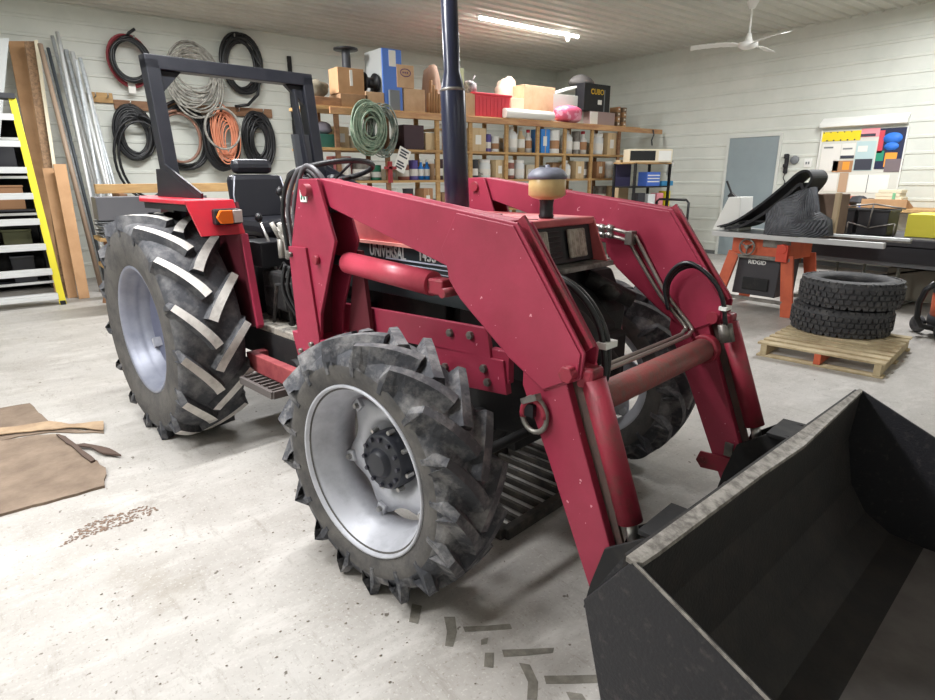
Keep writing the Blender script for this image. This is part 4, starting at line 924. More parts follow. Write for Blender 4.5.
# local: x away, y along front edge (left positive if right-handed)
sy = 1 if ux.cross(uy).z > 0 else -1
for k in range(3):
    y = (.02+k*(Ly-.1)/2)
    MB().box((0, min(y*sy, (y+.05)*sy), .017), (Lx, max(y*sy, (y+.05)*sy), .105)).build('stringer', PALW if k != 1 else ORG, pal, .003)
for k in range(8):
    x = k*(Lx-.1)/7
    MB().box((x, min(0, Ly*sy), .106), (x+.088, max(0, Ly*sy), .124)).build('deck_board', PALW, pal, .003)
for k in range(3):
    x = k*(Lx-.1)/2
    MB().box((x, min(0, Ly*sy), 0), (x+.09, max(0, Ly*sy), .016)).build('base_board', PALW, pal, .003)
TRK = M('truck_rubber', (50, 50, 53), .7, 0, (76, 75, 75), 14, (.45, .7), .2, 90)
def truck_tire(name, R, W, rin, loc, lab, grp):
    m = MB()
    h = W/2
    prof = [(rin, -h*.55), (rin+.02, -h*.8), (rin+.07, -h*.98), (R-.09, -h), (R-.03, -h*.86), (R-.012, -h*.72), (R-.012, h*.72), (R-.03, h*.86), (R-.09, h), (rin+.07, h*.98), (rin+.02, h*.8), (rin, h*.55), (rin+.03, h*.3), (rin+.05, 0), (rin+.03, -h*.3)]
    m.lathe(prof, 72, TRK, None, True)
    n = 46
    for k in range(n):
        for j, zz in enumerate((-.78, -.4, 0, .4, .78)):
            a0 = 2*PI*(k+(.5 if j % 2 else 0))/n; da = 2*PI/n*.36; hz = h*.15; tw = .25*da*(1 if k % 2 else -1)
            r1 = R-.016 if abs(zz) < .7 else R-.03; r2 = R+.002 if abs(zz) < .7 else R-.012
            vs = []
            for r in (r1-.01, r2):
                for (s1, s2) in ((-1, -1), (1, -1), (1, 1), (-1, 1)):
                    aa = a0+s1*da+s2*tw; vs.append(m.bm.verts.new((r*math.cos(aa), r*math.sin(aa), zz*h+s2*hz)))
            for q_ in ((4, 5, 6, 7), (0, 1, 5, 4), (1, 2, 6, 5), (2, 3, 7, 6), (3, 0, 4, 7)): m.face([vs[i] for i in q_], TRK)
    o = m.build(name, None); o.location = loc; tag(o, lab, 'tire', grp); return o
tcx = at(844, 330, 2, .25)
q1 = at(797, 305, 2, .5); q2 = at(898, 300, 2, .5)
TRr = .412
ctr = Vector((5.66, 1.93, 0))
truck_tire('truck_tire', TRr, .245, .235, (6.03, 2.17, .124+.123), 'lower knobby black truck tire of the stack on the pallet', 'stacked truck tires')
truck_tire('truck_tire', TRr, .245, .235, (6.06, 2.14, .124+.123+.246), 'upper knobby black truck tire of the stack on the pallet', 'stacked truck tires')
# ------------------------------------------------------------------ shop vacuum at the right edge
vc = at(950, 338, 2, .0)
vac = empty('shop_vacuum', (vc.x+.05, vc.y, 0), 0, 'orange shop vacuum with black hose at the right picture edge', 'vacuum cleaner')
MB().lathe([(0, .09), (.2, .09), (.22, .12), (.22, .2), (0, .2)], 28).build('base', DGREY, vac)
MB().lathe([(.205, .2), (.215, .42), (0, .42)], 28).build('drum', ORG, vac)
MB().lathe([(.22, .42), (.22, .46), (.16, .56), (0, .58)], 28).build('motor_head', BLK, vac)
dl = (Vector((-RT.x, -RT.y, 0))).normalized()
for k, (s1, s2) in enumerate(((1, .12), (1, -.2), (-1, 0))):
    w = dl*.2*s1+Vector((-dl.y, dl.x, 0))*s2
    MB().lathe([(0, -.025), (.07, -.03), (.085, -.015), (.085, .015), (.07, .03), (0, .025)], 20, T=Matrix.Translation((w.x, w.y, .087)) @ Matrix.Rotation(PI/2, 4, 'Y') @ Matrix.Rotation(.6, 4, 'X')).build('wheel', RUB, vac)
hp = []
for (px, py, zz) in ((936, 283, .62), (926, 290, .5), (919, 303, .36), (917, 318, .2), (921, 326, .1), (932, 328, .07), (950, 335, .06)):
    q_ = at(px, py, 0, vc.x-.12); hp.append(Vector((q_.x-vac.location.x, q_.y-vac.location.y, max(q_.z, .03))))
MB().tube(hp, .028, 10).build('hose', HOSE, vac)
# ------------------------------------------------------------------ floor litter: old mats, dirt, prints, grate
def ground(px, py, z=0): q_ = at(px, py, 2, z); return (q_.x, q_.y)
def flat(name, pxs, th, mat, lab, cat, z0=.001, jag=0, seed=0, kind=None, parent=None):
    rnd = random.Random(seed); P = [Vector(ground(*p)) for p in pxs]; out = []
    for i, p in enumerate(P):
        q_ = P[(i+1) % len(P)]; n = max(1, int((q_-p).length/.06)) if jag else 1
        for k in range(n):
            t = p.lerp(q_, k/n); out.append((t.x+(rnd.uniform(-jag, jag) if k else 0), t.y+(rnd.uniform(-jag, jag) if k else 0)))
    o = MB().prism(out, 2, z0, z0+th).build(name, mat, parent)
    tag(o, lab, cat, None, kind); return o
OLD = M('old_mat_board', (132, 115, 99), .85, 0, (108, 92, 78), 6, (.35, .65), .35, 50); OLD2 = M('torn_paper', (170, 146, 118), .85, 0, (146, 122, 98), 7, (.4, .6), .2, 50)
flat('worn_mat', [(-60, 535), (0, 517), (105, 488), (106, 470), (60, 436), (40, 437), (0, 443), (-60, 450)], .014, OLD, 'large worn brown mat lying on the floor at the left edge', 'mat', .001, .006, 1)
flat('torn_sheet', [(-60, 449), (0, 442), (20, 437), (50, 433), (104, 434), (103, 428), (85, 432), (60, 429), (50, 423), (30, 404), (0, 409), (-60, 415)], .006, OLD, 'torn brown sheet lying just behind the large worn mat', 'mat', .002, .008, 2)
flat('torn_cardboard', [(-20, 440), (20, 435), (75, 430), (104, 433), (104, 424), (70, 427), (50, 424), (30, 427), (-20, 434)], .006, OLD2, 'pale torn cardboard strip between the two brown mats', 'cardboard', .016, .01, 3)
flat('bark_strip', [(57, 438), (92, 466), (96, 464), (66, 440)], .012, M('dark_bark', (86, 70, 62), .9), 'dark stick lying across the corner of the worn mat', 'stick', .016, .004, 4)
flat('rubber_strip', [(72, 449), (85, 447), (110, 452), (122, 459), (104, 457), (92, 451)], .01, MATS['dark_bark'], 'thin dark strip curling off the worn mat corner', 'strip', .016, .003, 5)
def specks(name, outline, n, mat, lab, seed, r=(.004, .014)):
    rnd = random.Random(seed); m = MB()
    xs = [p[0] for p in outline]; ys = [p[1] for p in outline]
    k = 0
    while k < n:
        x = rnd.uniform(min(xs), max(xs)); y = rnd.uniform(min(ys), max(ys)); ins = False
        for i in range(len(outline)):
            a, b = outline[i], outline[i-1]
            if (a[1] > y) != (b[1] > y) and x < (b[0]-a[0])*(y-a[1])/(b[1]-a[1])+a[0]: ins = not ins
        if not ins: continue
        k += 1; g = ground(x, y); rr = rnd.uniform(*r); nn = 6; ph = rnd.uniform(0, 6)
        vs = [m.bm.verts.new((g[0]+rr*(1+.4*math.sin(3*t+ph))*math.cos(t*PI/3), g[1]+rr*math.sin(t*PI/3)*.7, .002)) for t in range(nn)]
        top = m.bm.verts.new((g[0], g[1], .002+rr*.5))
        for t in range(nn): m.face([vs[t], vs[(t+1) % nn], top])
    o = m.build(name, mat); tag(o, lab, None if False else 'dirt', None, 'stuff'); return o
DIRT = M('dirt_crumbs', (132, 112, 98), .9)
specks('dirt_crumbs', [(57, 548), (70, 544), (100, 533), (160, 512), (150, 505), (110, 515), (80, 528)], 300, DIRT, 'streak of brown dirt crumbs on the floor in front of the mat', 5, (.002, .009))
specks('scattered_grit', [(60, 470), (300, 440), (420, 640), (560, 690), (120, 690)], 130, M('grit', (120, 110, 98), .9), 'loose grit scattered over the floor in front of the wheels', 6, (.002, .006))
PRN = M('wet_print', (104, 100, 92), .55, 0, (130, 126, 116), 30, (.4, .7))
prints = [[(412, 604), (422, 606), (418, 624), (409, 622)], [(444, 617), (455, 617), (457, 632), (453, 647), (445, 646), (447, 632)], [(463, 627), (510, 624), (512, 629), (465, 632)], [(481, 640), (488, 638), (487, 644), (481, 645)], [(485, 653), (494, 653), (493, 668), (484, 667)], [(502, 650), (554, 648), (553, 653), (504, 657)], [(519, 663), (530, 665), (538, 682), (537, 700), (527, 700), (528, 682)], [(544, 676), (597, 675), (598, 683), (546, 684)], [(566, 692), (582, 694), (586, 700), (570, 700)]]
for k, pr in enumerate(prints):
    o = flat('tread_print', pr, .0008, PRN, None, None, .0006, .003, 40+k, None, floor)
    o['kind'] = 'structure'
# slatted steel grate on the floor under the tractor
g4 = [ground(500, 450), ground(566, 466), ground(560, 506), ground(505, 535)]
# ------------------------------------------------------------------ THE TRACTOR  (x forward, y to its left)
TX, TY, TYAW = 1.431, 3.986, math.radians(-82.189)
tr = empty('tractor', (TX, TY, 0), TYAW, 'dark red farm tractor with front loader and black bucket', 'tractor')
def part(mb, name, mat=None, bevel=0, parent=None, label=None):
    o = mb.build(name, mat, parent or tr, bevel)
    if label: o['label'] = label
    return o
def both(fn):
    for s in (-1, 1): fn(s)
RX90 = Matrix.Rotation(PI/2, 4, 'X')   # local z -> -y
def tire(R, W, rin, N, h, zc, lugmat, body, side, dth, lw, s0=.03, fl=1.7):
    """agricultural tire, axle along y; chevron lugs"""
    m = MB(); hw = W/2; Rc = R-h
    half = [(rin-.005, hw*.80), (rin+.012, hw*.86), (rin+.03, hw*.93), ((rin+Rc)/2, hw*1.0), (Rc-.055, hw*.98), (Rc-.022, hw*.90), (Rc-.006, hw*.72), (Rc+.002, hw*.4), (Rc+.004, 0)]
    prof = [(r, -y) for r, y in half]+[(r, y) for r, y in half[::-1][1:]]
    mats = []
    n = len(prof)
    for i in range(n-1): mats.append(side if i < 4 or i >= n-5 else body)
    T = Matrix.Rotation(-PI/2, 4, 'X')  # z->y
    m.lathe(prof, 96, None, T, False, True, mats)
    def carc(y):
        y = abs(y)
        for (r1, y1), (r0, y0) in zip(half[2:], half[3:]):
            pass
        pts = half[::-1]
        for (ra, ya), (rb, yb) in zip(pts, pts[1:]):
            if ya <= y <= yb: return ra+(rb-ra)*(y-ya)/(yb-ya+1e-9)
        return Rc-.03
    for k in range(N):
        for s in (-1, 1):
            th0 = 2*PI*(k+(.5 if s > 0 else 0))/N
            S_ = []; M_ = 8
            for i in range(M_+1):
                t = i/M_
                y = s*(-s0*hw+hw*.99*t); th = th0+dth*(t**.85)
                top = R-.012*t*t
                S_.append((th, y, top))
            # shoulder drop
            S_.append((th0+dth*1.06, s*hw*1.03, Rc-.03)); S_.append((th0+dth*1.08, s*hw*1.01, Rc-.085))
            rings = []
            for i, (th, y, top) in enumerate(S_):
                a = S_[max(i-1, 0)]; b = S_[min(i+1, len(S_)-1)]
                tx = (b[0]-a[0])*R; ty = b[1]-a[1]; L_ = math.hypot(tx, ty)+1e-9; nx, ny = -ty/L_, tx/L_
                ring = []
                drop = i > M_
                for (w, lvl) in ((-fl, 0), (-1, 1), (1, 1), (fl, 0)):
                    if drop: nx, ny = -s, 0
                    hw_ = lw/2*(1.15-.25*min(1, i/M_)) * (1.0 if not drop else (.9 if i == M_+1 else .7))
                    q = (th+nx*w*hw_/R, y+ny*w*hw_)
                    r = top if lvl else min(carc(q[1]) if not drop else top, top)-.008
                    if drop: r = top+ (0.0 if lvl else 0); yy_ = q[1] if lvl else q[1]-s*.02
                    else: yy_ = q[1]
                    ring.append(m.bm.verts.new((r*math.cos(q[0]), yy_, r*math.sin(q[0]))))
                rings.append(ring)
            for i in range(len(rings)-1):
                A, B = rings[i], rings[i+1]
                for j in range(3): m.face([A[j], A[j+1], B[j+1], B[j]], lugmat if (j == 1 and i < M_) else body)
            m.face(rings[0], body); m.face(rings[-1], body)
    for v in m.bm.verts:
        if v.co.z < -zc+.002: v.co.z = -zc+.002
    return m
RR_, WR, ZR = .672, .385, .645
RF_, WF, ZF = .500, .265, .484
YR, YF = -.9156+WR/2, -.8729+WF/2
def rear_wheel(s):
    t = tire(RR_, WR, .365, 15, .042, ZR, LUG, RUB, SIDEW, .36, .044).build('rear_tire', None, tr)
    t.location = (0, YR*-s, ZR)
    T = Matrix.Scale(-s, 4, (0, 1, 0)) @ Matrix.Rotation(-PI/2, 4, 'X')
    m = MB(); h = WR/2  # outer side at local -z for s=1.. profile (r, along y)
    prof = [(.385, -h*.86), (.375, -h*.9), (.36, -h*.86), (.352, -h*.7), (.335, -h*.62), (.325, -h*.3), (.305, -h*.2), (.305, h*.3), (.33, h*.6), (.36, h*.7), (.375, h*.86), (.385, h*.8)]
    prof[3:5] = [(.352, -h*.74), (.346, -h*.7), (.345, -h*.58), (.334, -h*.54), (.332, -h*.4)]
    o = m.lathe(prof, 72, None, T).build('rear_rim', M('rear_rim_paint', (142, 145, 158), .45, .25, (124, 127, 142), 6), t); so = o.modifiers.new('s', 'SOLIDIFY'); so.thickness = .008
    m = MB(); m.lathe([(.31, h*.0), (.29, -.02), (.22, h*.35), (.14, h*.2), (.10, h*.15), (0, h*.15)], 64, None, T)
    o = m.build('wheel_disc', SILVB, t); so = o.modifiers.new('s', 'SOLIDIFY'); so.thickness = .012
    m = MB().lathe([(.0, -.03), (.06, -.03), (.075, .0), (.1, .03), (.1, h*.25)], 32, None, T)
    m.build('hub', SILVB, t)
    m = MB()
    for k in range(8):
        a_ = k*PI/4; m.lathe([(0, h*.15-.035), (.014, h*.15-.035), (.016, h*.2+.01)], 6, None, T @ Matrix.Translation((.125*math.cos(a_), .125*math.sin(a_), 0)), smooth=False)
    m.build('wheel_bolt', STEEL, t)
    m = MB()
    m.bm.free()
    for a_ in (-.5, 2.6): MB().box((.27, -.03, -.04), (.31, .03, .02), None, T @ Matrix.Rotation(a_, 4, 'Z')).build('rim_clamp', SILV, t)
def front_wheel(s):
    t = tire(RF_, WF, .312, 17, .044, ZF, LUGF, RUBF, SIDEW, .40, .034, .03, 2.5).build('front_tire', None, tr)
    t.location = (2.103, YF*-s, ZF); t.rotation_euler.z = math.radians(3.66)
    T = Matrix.Scale(-s, 4, (0, 1, 0)) @ Matrix.Rotation(-PI/2, 4, 'X')
    h = WF/2
    prof = [(.330, -h*.84), (.326, -h*.93), (.318, -h*.93), (.313, -h*.80), (.300, -h*.74), (.297, -h*.60), (.286, -h*.54), (.283, -h*.30), (.268, -h*.22), (.262, h*.5), (.28, h*.6), (.3, h*.8), (.325, h*.85)]
    o = MB().lathe(prof, 72, None, T).build('front_rim', SILV, t); so = o.modifiers.new('s', 'SOLIDIFY'); so.thickness = .008
    # six-lobed disc, set well inside the rim
    D = Matrix.Translation((0, 0, .045)); PH = math.radians(45)
    m = MB(); seg = 96; rings = []
    def lobe(a): return .5+.5*math.cos(6*(a-PH))
    for (f, z) in ((.09, .03), (.13, .028), (.142, .004), (.165, -.008), (None, -.004), (None, .03)):
        rr = []
        for k in range(seg):
            a_ = 2*PI*k/seg; L_ = lobe(a_)
            if f is None: r_, z_ = (.205+.055*L_**1.3), (z if z < .01 else .014)
            else: r_, z_ = f, z
            rr.append(m.bm.verts.new(T @ D @ Vector((r_*math.cos(a_), r_*math.sin(a_), z_))))
        rings.append(rr)
    for A, B in zip(rings, rings[1:]):
        for k in range(seg): m.face([A[k], A[(k+1) % seg], B[(k+1) % seg], B[k]], None, True)
    o = m.build('wheel_disc', SILV, t); so = o.modifiers.new('s', 'SOLIDIFY'); so.thickness = .008
    for k in range(6):
        Q = T @ D @ Matrix.Rotation(PH+k*PI/3, 4, 'Z')
        MB().box((.225, -.022, -.02), (.266, .022, .012), None, Q).build('rim_lug', SILV, t, .004)
        MB().lathe([(0, -.035), (.011, -.035), (.012, -.015)], 6, None, Q @ Matrix.Translation((.243, 0, 0)), smooth=False).build('rim_bolt', STEEL, t)
    T = T @ Matrix.Translation((0, 0, .035))
    MB().lathe([(0, -.075), (.045, -.075), (.055, -.06), (.058, -.05), (.105, -.045), (.112, -.03), (.112, .03), (.1, .1)], 48, None, T).build('planetary_hub', M('hub_black', (34, 36, 44), .45), t, .002)
    m = MB()
    m.bm.free()
    for k in range(12):
        a_ = k*PI/6; MB().lathe([(0, -.058), (.0085, -.058), (.0095, -.04)], 6, None, T @ Matrix.Translation((.092*math.cos(a_), .092*math.sin(a_), 0)), smooth=False).build('hub_bolt', M('bolt_dark', (60, 60, 70), .4, .3), t)
    for k in range(8):
        a_ = k*PI/4+.2; MB().lathe([(0, -.03), (.009, -.03), (.01, .0)], 6, None, T @ Matrix.Translation((.12*math.cos(a_), .12*math.sin(a_), 0)), smooth=False).build('wheel_nut', STEEL, t)
both(rear_wheel); both(front_wheel)
# axles, transmission, engine
part(MB().cyl((0, -.72, ZR), (0, .72, ZR), .07, 20).box((-.2, -.28, .42), (.25, .28, .86)), 'rear_axle', BLKM, .01)
part(MB().prism([(.2, .48), (.9, .46), (.9, .86), (.5, .92), (.2, .86)], 1, -.2, .2), 'transmission', DIRTY, .01)
part(MB().prism([(.9, .5), (2.0, .52), (2.05, .98), (1.9, 1.12), (.95, 1.12), (.9, .9)], 1, -.17, .17).box((1.0, -.24, .62), (1.35, -.17, .9)).box((1.45, -.22, .75), (1.9, -.17, 1.0)).cyl((1.3, -.26, .72), (1.3, -.17, .72), .06), 'engine_block', BLKM, .008)
part(MB().prism([(1.95, .42), (2.42, .5), (2.42, .7), (2.3, 1.12), (1.98, 1.12)], 1, -.2, .2), 'front_support', BLKM, .01)
part(MB().cyl((2.103, -.66, ZF), (2.103, .66, ZF), .062, 20).box((1.98, -.14, .36), (2.24, .14, .62)).lathe([(0, -.12), (.1, -.1), (.13, 0), (.1, .1), (0, .12)], 24, T=Matrix.Translation((2.1, -.05, ZF)) @ RX90), 'front_axle', BLKM, .004)
part(MB().tube([(2.2, -.52, .52), (2.34, -.5, .5), (2.34, .5, .5), (2.2, .52, .52)], .02, 8), 'tie_rod', BLKM)
# hood
hz = lambda x: 1.385-.055*(x-1.0)/1.33
HP = [(.98, 1.39), (2.33, 1.335)]
part(MB().prism([(-.262, 1.215), (-.262, 1.315), (-.235, 1.345), (.235, 1.345), (.262, 1.315), (.262, 1.215), (.25, 1.215), (.25, 1.3), (-.25, 1.3), (-.25, 1.215)], 0, .98, 2.1).prism([(-.262, 1.315), (-.235, 1.345), (.235, 1.345), (.262, 1.315)], 0, 2.1, 2.335), 'hood', HOODR, .006)
part(MB().bar((.98, -.1, 1.3455), (2.3, -.1, 1.3455), .004, .004).bar((1.9, -.02, 1.347), (2.0, .02, 1.347), .05, .006), 'hood_marks', BLKM)
part(MB().box((1.0, -.262, .98), (2.3, -.25, 1.215)).box((1.0, .25, .98), (2.3, .262, 1.215)), 'side_panel', M('panel_black', (32, 42, 46), .4), .003)
SIDE = M('panel_stripe', (176, 184, 200), .5)
part(MB().box((1.55, -.2655, 1.146), (2.28, -.262, 1.152)).box((1.55, -.2655, 1.128), (2.28, -.262, 1.132)).box((1.55, -.2655, 1.108), (2.28, -.262, 1.111)), 'stripe', SIDE)
part(MB().box((1.0, -.275, 1.208), (1.8, -.26, 1.222)), 'trim_strip', M('trim_pink', (232, 160, 150), .5))
DEC = M('letter_grey', (176, 178, 176), .5)
Tt = frame((1.56, -.264, 1.176), (1, 0, -.012), (0, 0, 1))
writing('lettering', 'UNIVERSAL', .08, DEC, tr, Tt, .0012, .66)
writing('lettering', '453', .062, DEC, tr, frame((1.85, -.264, 1.178), (1, 0, -.012), (0, 0, 1)), .0012, 1.0)
part(MB().bar((1.8, -.268, 1.16), (1.8, -.268, 1.2), .008, .006), 'letter_bar', DEC)
# nose: slanted grille box
part(MB().prism([(2.315, 1.325), (2.35, 1.17), (2.0, 1.17), (2.0, 1.325)], 1, -.225, .225), 'grille', M('grille_black', (30, 30, 33), .5), .004)
m = MB()
for k in range(6):
    z = 1.19+k*.02; x = 2.346-(z-1.17)*.226
    m.box((x, -.235, z), (x+.012, .0, z+.008))
part(m, 'grille_slat', BLK)
def lamp(y0_, y1_, nm='headlight'):
    m = MB(); T = frame((2.338, (y0_+y1_)/2, 1.244), (0, 1, 0), (-.22, 0, .975))
    m.box((-(y1_-y0_)/2, -.058, 0), ((y1_-y0_)/2, .058, .012), None, T)
    o = part(m, nm, M('lens', (168, 160, 148), .35, 0, (130, 122, 112), 40, (.4, .6)), .006)
    m2 = MB()
    for k in range(4): m2.box((-(y1_-y0_)/2+.012+k*.028, -.05, .0115), (-(y1_-y0_)/2+.014+k*.028, .05, .0125), None, T)
    m2.build('lens_rib', M('lens_rib', (190, 184, 172), .3), o)
lamp(.045, .165); lamp(-.205, -.085)
part(MB().prism([(2.1, 1.335), (2.335, 1.335), (2.41, 1.165), (2.1, 1.165)], 1, .228, .24), 'nose_side', HOODR, .003)
part(MB().prism([(2.1, 1.335), (2.335, 1.335), (2.41, 1.165), (2.1, 1.165)], 1, -.24, -.228), 'nose_side', HOODR, .003)
part(MB().box((2.2, -.25, 1.145), (2.42, .27, 1.165)), 'nose_tray', M('tray_steel', (150, 150, 146), .5, .4, (60, 58, 56), 12), .003)
part(MB().box((1.98, -.21, .72), (2.34, .21, 1.14)), 'radiator', BLK, .004)
part(MB().prism([(2.34, .7), (2.52, .74), (2.50, .92), (2.42, 1.0), (2.34, 1.08)], 1, -.19, .19), 'battery_carrier', BLKM, .01)
part(MB().cyl((2.36, .16, 1.1), (2.5, .3, 1.0), .035, 12).blob((2.45, .2, 1.04), (.06, .05, .035), None, .1, 2, 3), 'steering_valve', DIRTY)
part(MB().prism([(1.9, .72), (2.42, .76), (2.44, .95), (2.36, 1.12), (1.9, 1.16)], 1, .2, .37), 'dark_filler', BLKM, .02)  # black mass added to darken the gap between engine and far arm
part(MB().tube([(2.36, -.1, 1.0), (2.5, -.1, .98), (2.6, 0, .8), (2.5, .1, .6)], .045, 12).box((2.4, -.2, .6), (2.55, .2, .9)), 'front_weight', BLKM, .02)
# exhaust and air cleaner
EXT = Matrix.Translation((1.755, -.0, 1.343)) @ Matrix.Rotation(math.radians(-2.6), 4, 'Y')
ex = part(MB().lathe([(0, 0), (.05, 0), (.055, .01), (.055, .525), (.05, .54), (.036, .60), (.036, 1.2), (.03, 1.2), (.03, .62)], 32, T=EXT), 'exhaust_stack', M('stack_blue_black', (34, 38, 58), .28))
MB().lathe([(.0552, .52), (.0568, .523), (.0568, .528), (.0545, .532)], 32, T=EXT).build('weld_ring', DULL, ex)
ACT = Matrix.Translation((2.262, .0, 1.346)) @ Matrix.Diagonal((.78, .78, .9, 1))
ac = part(MB().lathe([(0, 0), (.036, 0), (.04, .01), (.034, .02), (.036, .04), (.034, .05), (.036, .07), (.04, .085)], 24, T=ACT), 'air_cleaner', BLK)
MB().lathe([(.04, .08), (.075, .088), (.094, .1), (.094, .165), (.09, .17), (0, .17)], 40, T=ACT).build('bowl', M('tan_bowl', (206, 178, 124), .3, 0, (186, 158, 106), 8), ac)
MB().lathe([(.09, .165), (.1, .168), (.1, .182), (.094, .19), (.08, .205), (.05, .215), (.012, .216), (.012, .226), (0, .228)], 40, T=ACT).build('cap', M('cap_grey', (120, 122, 136), .5, 0, (96, 98, 110), 12), ac)
# cowl, steering, console
part(MB().prism([(.72, .9), (.98, .85), (.98, 1.36), (.86, 1.37), (.76, 1.2)], 1, -.2, .2), 'dashboard', BLK, .01)
sw_c = Vector((.74, 0, 1.535)); nrm = Vector((-.24, 0, .97)).normalized(); e1 = Vector((0, 1, 0)); e2 = nrm.cross(e1)
m = MB(); m.tube([sw_c+(e1*math.cos(t*PI/20)+e2*math.sin(t*PI/20))*.235 for t in range(40)], .015, 8, None, True)
for a_ in (.5, 2.6, 4.7): m.tube([sw_c-nrm*.05, sw_c+(e1*math.cos(a_)+e2*math.sin(a_))*.23], .008, 6)
m.cyl(sw_c-nrm*.07, sw_c-nrm*.02, .03, 16); swo = part(m, 'steering_wheel', BLK)
part(MB().cyl(sw_c-nrm*.06, (.86, 0, 1.25), .025, 12), 'steering_column', BLK)
# operator platform, seat
part(MB().box((.15, -.42, .66), (1.35, .42, .70)), 'platform', M('dusty_deck', (150, 144, 134), .9, 0, (78, 76, 74), 18, (.42, .6), .6, 40), .006)
part(MB().box((.25, -.42, .5), (1.3, -.38, .66)), 'platform_skirt', BLKM, .006); part(MB().box((.25, .38, .5), (1.3, .42, .66)), 'platform_skirt', BLKM, .006); part(MB().cyl((.95, -.46, .5), (.95, -.3, .5), .07, 16), 'brake_drum', BLKM)
part(MB().box((-.2, -.3, .7), (.32, .3, 1.06)).box((-.1, -.22, 1.0), (.2, .22, 1.16)), 'seat_pedestal', BLKM, .01)
cush = part(MB().box((-.16, -.235, 1.15), (.34, .235, 1.26)), 'seat_cushion', SEAT, .04)
bk = MB(); T = frame((-.13, -.02, 1.375), (0, 1, 0), (-.12, 0, 1))
bk.box((-.19, -.15, -.045), (.19, .15, .045), None, T)
bko = part(bk, 'seat_backrest', SEAT, .035)
MB().box((-.15, .155, -.03), (.13, .25, .04), None, frame((-.14, -.02, 1.375), (0, 1, 0), (-.12, 0, 1))).build('headrest', SEAT, bko, .04)
MB().tube([(-.055, -.205, 1.23), (-.085, -.205, 1.4), (-.1, -.18, 1.515)], .005, 6).tube([(-.055, .165, 1.23), (-.085, .165, 1.4), (-.1, .14, 1.515)], .005, 6).build('piping', M('piping', (150, 152, 160), .4), bko)
part(MB().box((.05, .27, 1.2), (.36, .34, 1.42)), 'armrest', SEAT, .02)
for (x, y, z1, ly) in ((.62, -.22, 1.42, -.02), (.56, -.3, 1.28, -.05), (.4, .28, 1.36, .04)):
    lv = part(MB().tube([(x, y, .7), (x, y, z1-.2), (x-.04, y+ly, z1)], .009, 8), 'control_lever', STEEL)
    MB().blob((x-.045, y+ly, z1+.01), (.022, .022, .026), None, 0, 2).build('lever_knob', BLK, lv)
rnd = random.Random(5)
m = MB()
for k in range(14):
    y = -.34+rnd.uniform(-.05, .12); x0_ = rnd.uniform(.4, .9)
    m.tube([(x0_, y, .72), (x0_+rnd.uniform(-.15, .25), y+rnd.uniform(-.08, .08), .85+rnd.uniform(0, .15)), (x0_+rnd.uniform(0, .4), y+rnd.uniform(-.05, .05), .74+rnd.uniform(0, .3)), (1.3, -.4, .9+rnd.uniform(-.1, .3))], rnd.uniform(.008, .014), 7)
part(m, 'hydraulic_hoses', DIRTY)
part(MB().box((.38, -.3, .7), (.9, -.05, .92)).box((.5, -.36, .78), (.75, -.28, 1.0)), 'gear_console', DIRTY, .02)
part(MB().box((.35, -.4, 1.02), (.6, -.2, 1.16)), 'battery_box', BLK, .006)
# fenders with lamps
def fender(s):
    Y = lambda y: y*-s  # s=-1 near(right) side: y negative
    sg = s
    def yy(a, b): return (min(a*-s, b*-s), max(a*-s, b*-s))
    # top plate
    y0_, y1_ = yy(-.50, -.78)
    f = part(MB().prism([(.55, .50*sg*-1), (.55, .755*sg*-1), (-.13, .755*sg*-1), (-.62, .60*sg*-1), (-.62, .50*sg*-1)], 2, 1.375, 1.395), 'fender', REDF, .004)
    ya_, yb_ = sorted((.505*-sg, .74*-sg)); MB().box((-.1, ya_, 1.34), (.52, yb_, 1.373)).build('fender_shade_sheet', BLKM, f)  # black sheet added to stand for the shade under the fender top
    m = MB()
    # front face
    za, zb_ = 1.395, 1.215
    A = [(.55, -.755*-s, za), (.55, -.50*-s, za), (.60, -.475*-s, zb_), (.60, -.71*-s, zb_)]
    B = [(p[0]-.02, p[1], p[2]) for p in A]
    va = [m.bm.verts.new(p) for p in A]; vb = [m.bm.verts.new(p) for p in B]
    m.face(va); m.face(vb[::-1])
    for i in range(4): m.face([va[i], va[(i+1) % 4], vb[(i+1) % 4], vb[i]])
    m.build('lamp_face', REDF, f, .003)
    y2, y3 = yy(-.475, -.49)
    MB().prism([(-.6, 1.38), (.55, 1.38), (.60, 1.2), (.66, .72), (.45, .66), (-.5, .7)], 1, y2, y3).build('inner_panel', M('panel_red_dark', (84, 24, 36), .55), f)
    y4, y5 = yy(-.462, -.5)
    MB().prism([(.585, 1.215), (.60, 1.215), (.68, .72), (.66, .70)], 1, y4, y5).build('front_flange', RED, f, .002)
    # lamp
    y6, y7 = yy(-.5, -.645); yl = (y6+y7)/2
    lm = part(MB().box((.585, y6+.0, 1.27), (.635, y7, 1.352)), 'indicator_lamp', BLK, .012)
    ya, yb = (y6, yl+.02) if s < 0 and False else (yl-.0, yl)
    o1 = MB(); o1.prism([(yl*1.0-.066*-s*-1*0, 0)]*0 or [(yl-.07, 1.31), (yl-.05, 1.345), (yl+.015, 1.345), (yl+.015, 1.277), (yl-.05, 1.277)], 0, .635, .655).build('amber_lens', M('amber', (230, 110, 30), .25), lm, .004)
    MB().box((.635, yl+.02, 1.28), (.652, yl+.068, 1.345)).build('clear_lens', M('clear_lens', (190, 180, 176), .25), lm, .004)
both(lambda s: fender(1 if s < 0 else -1))
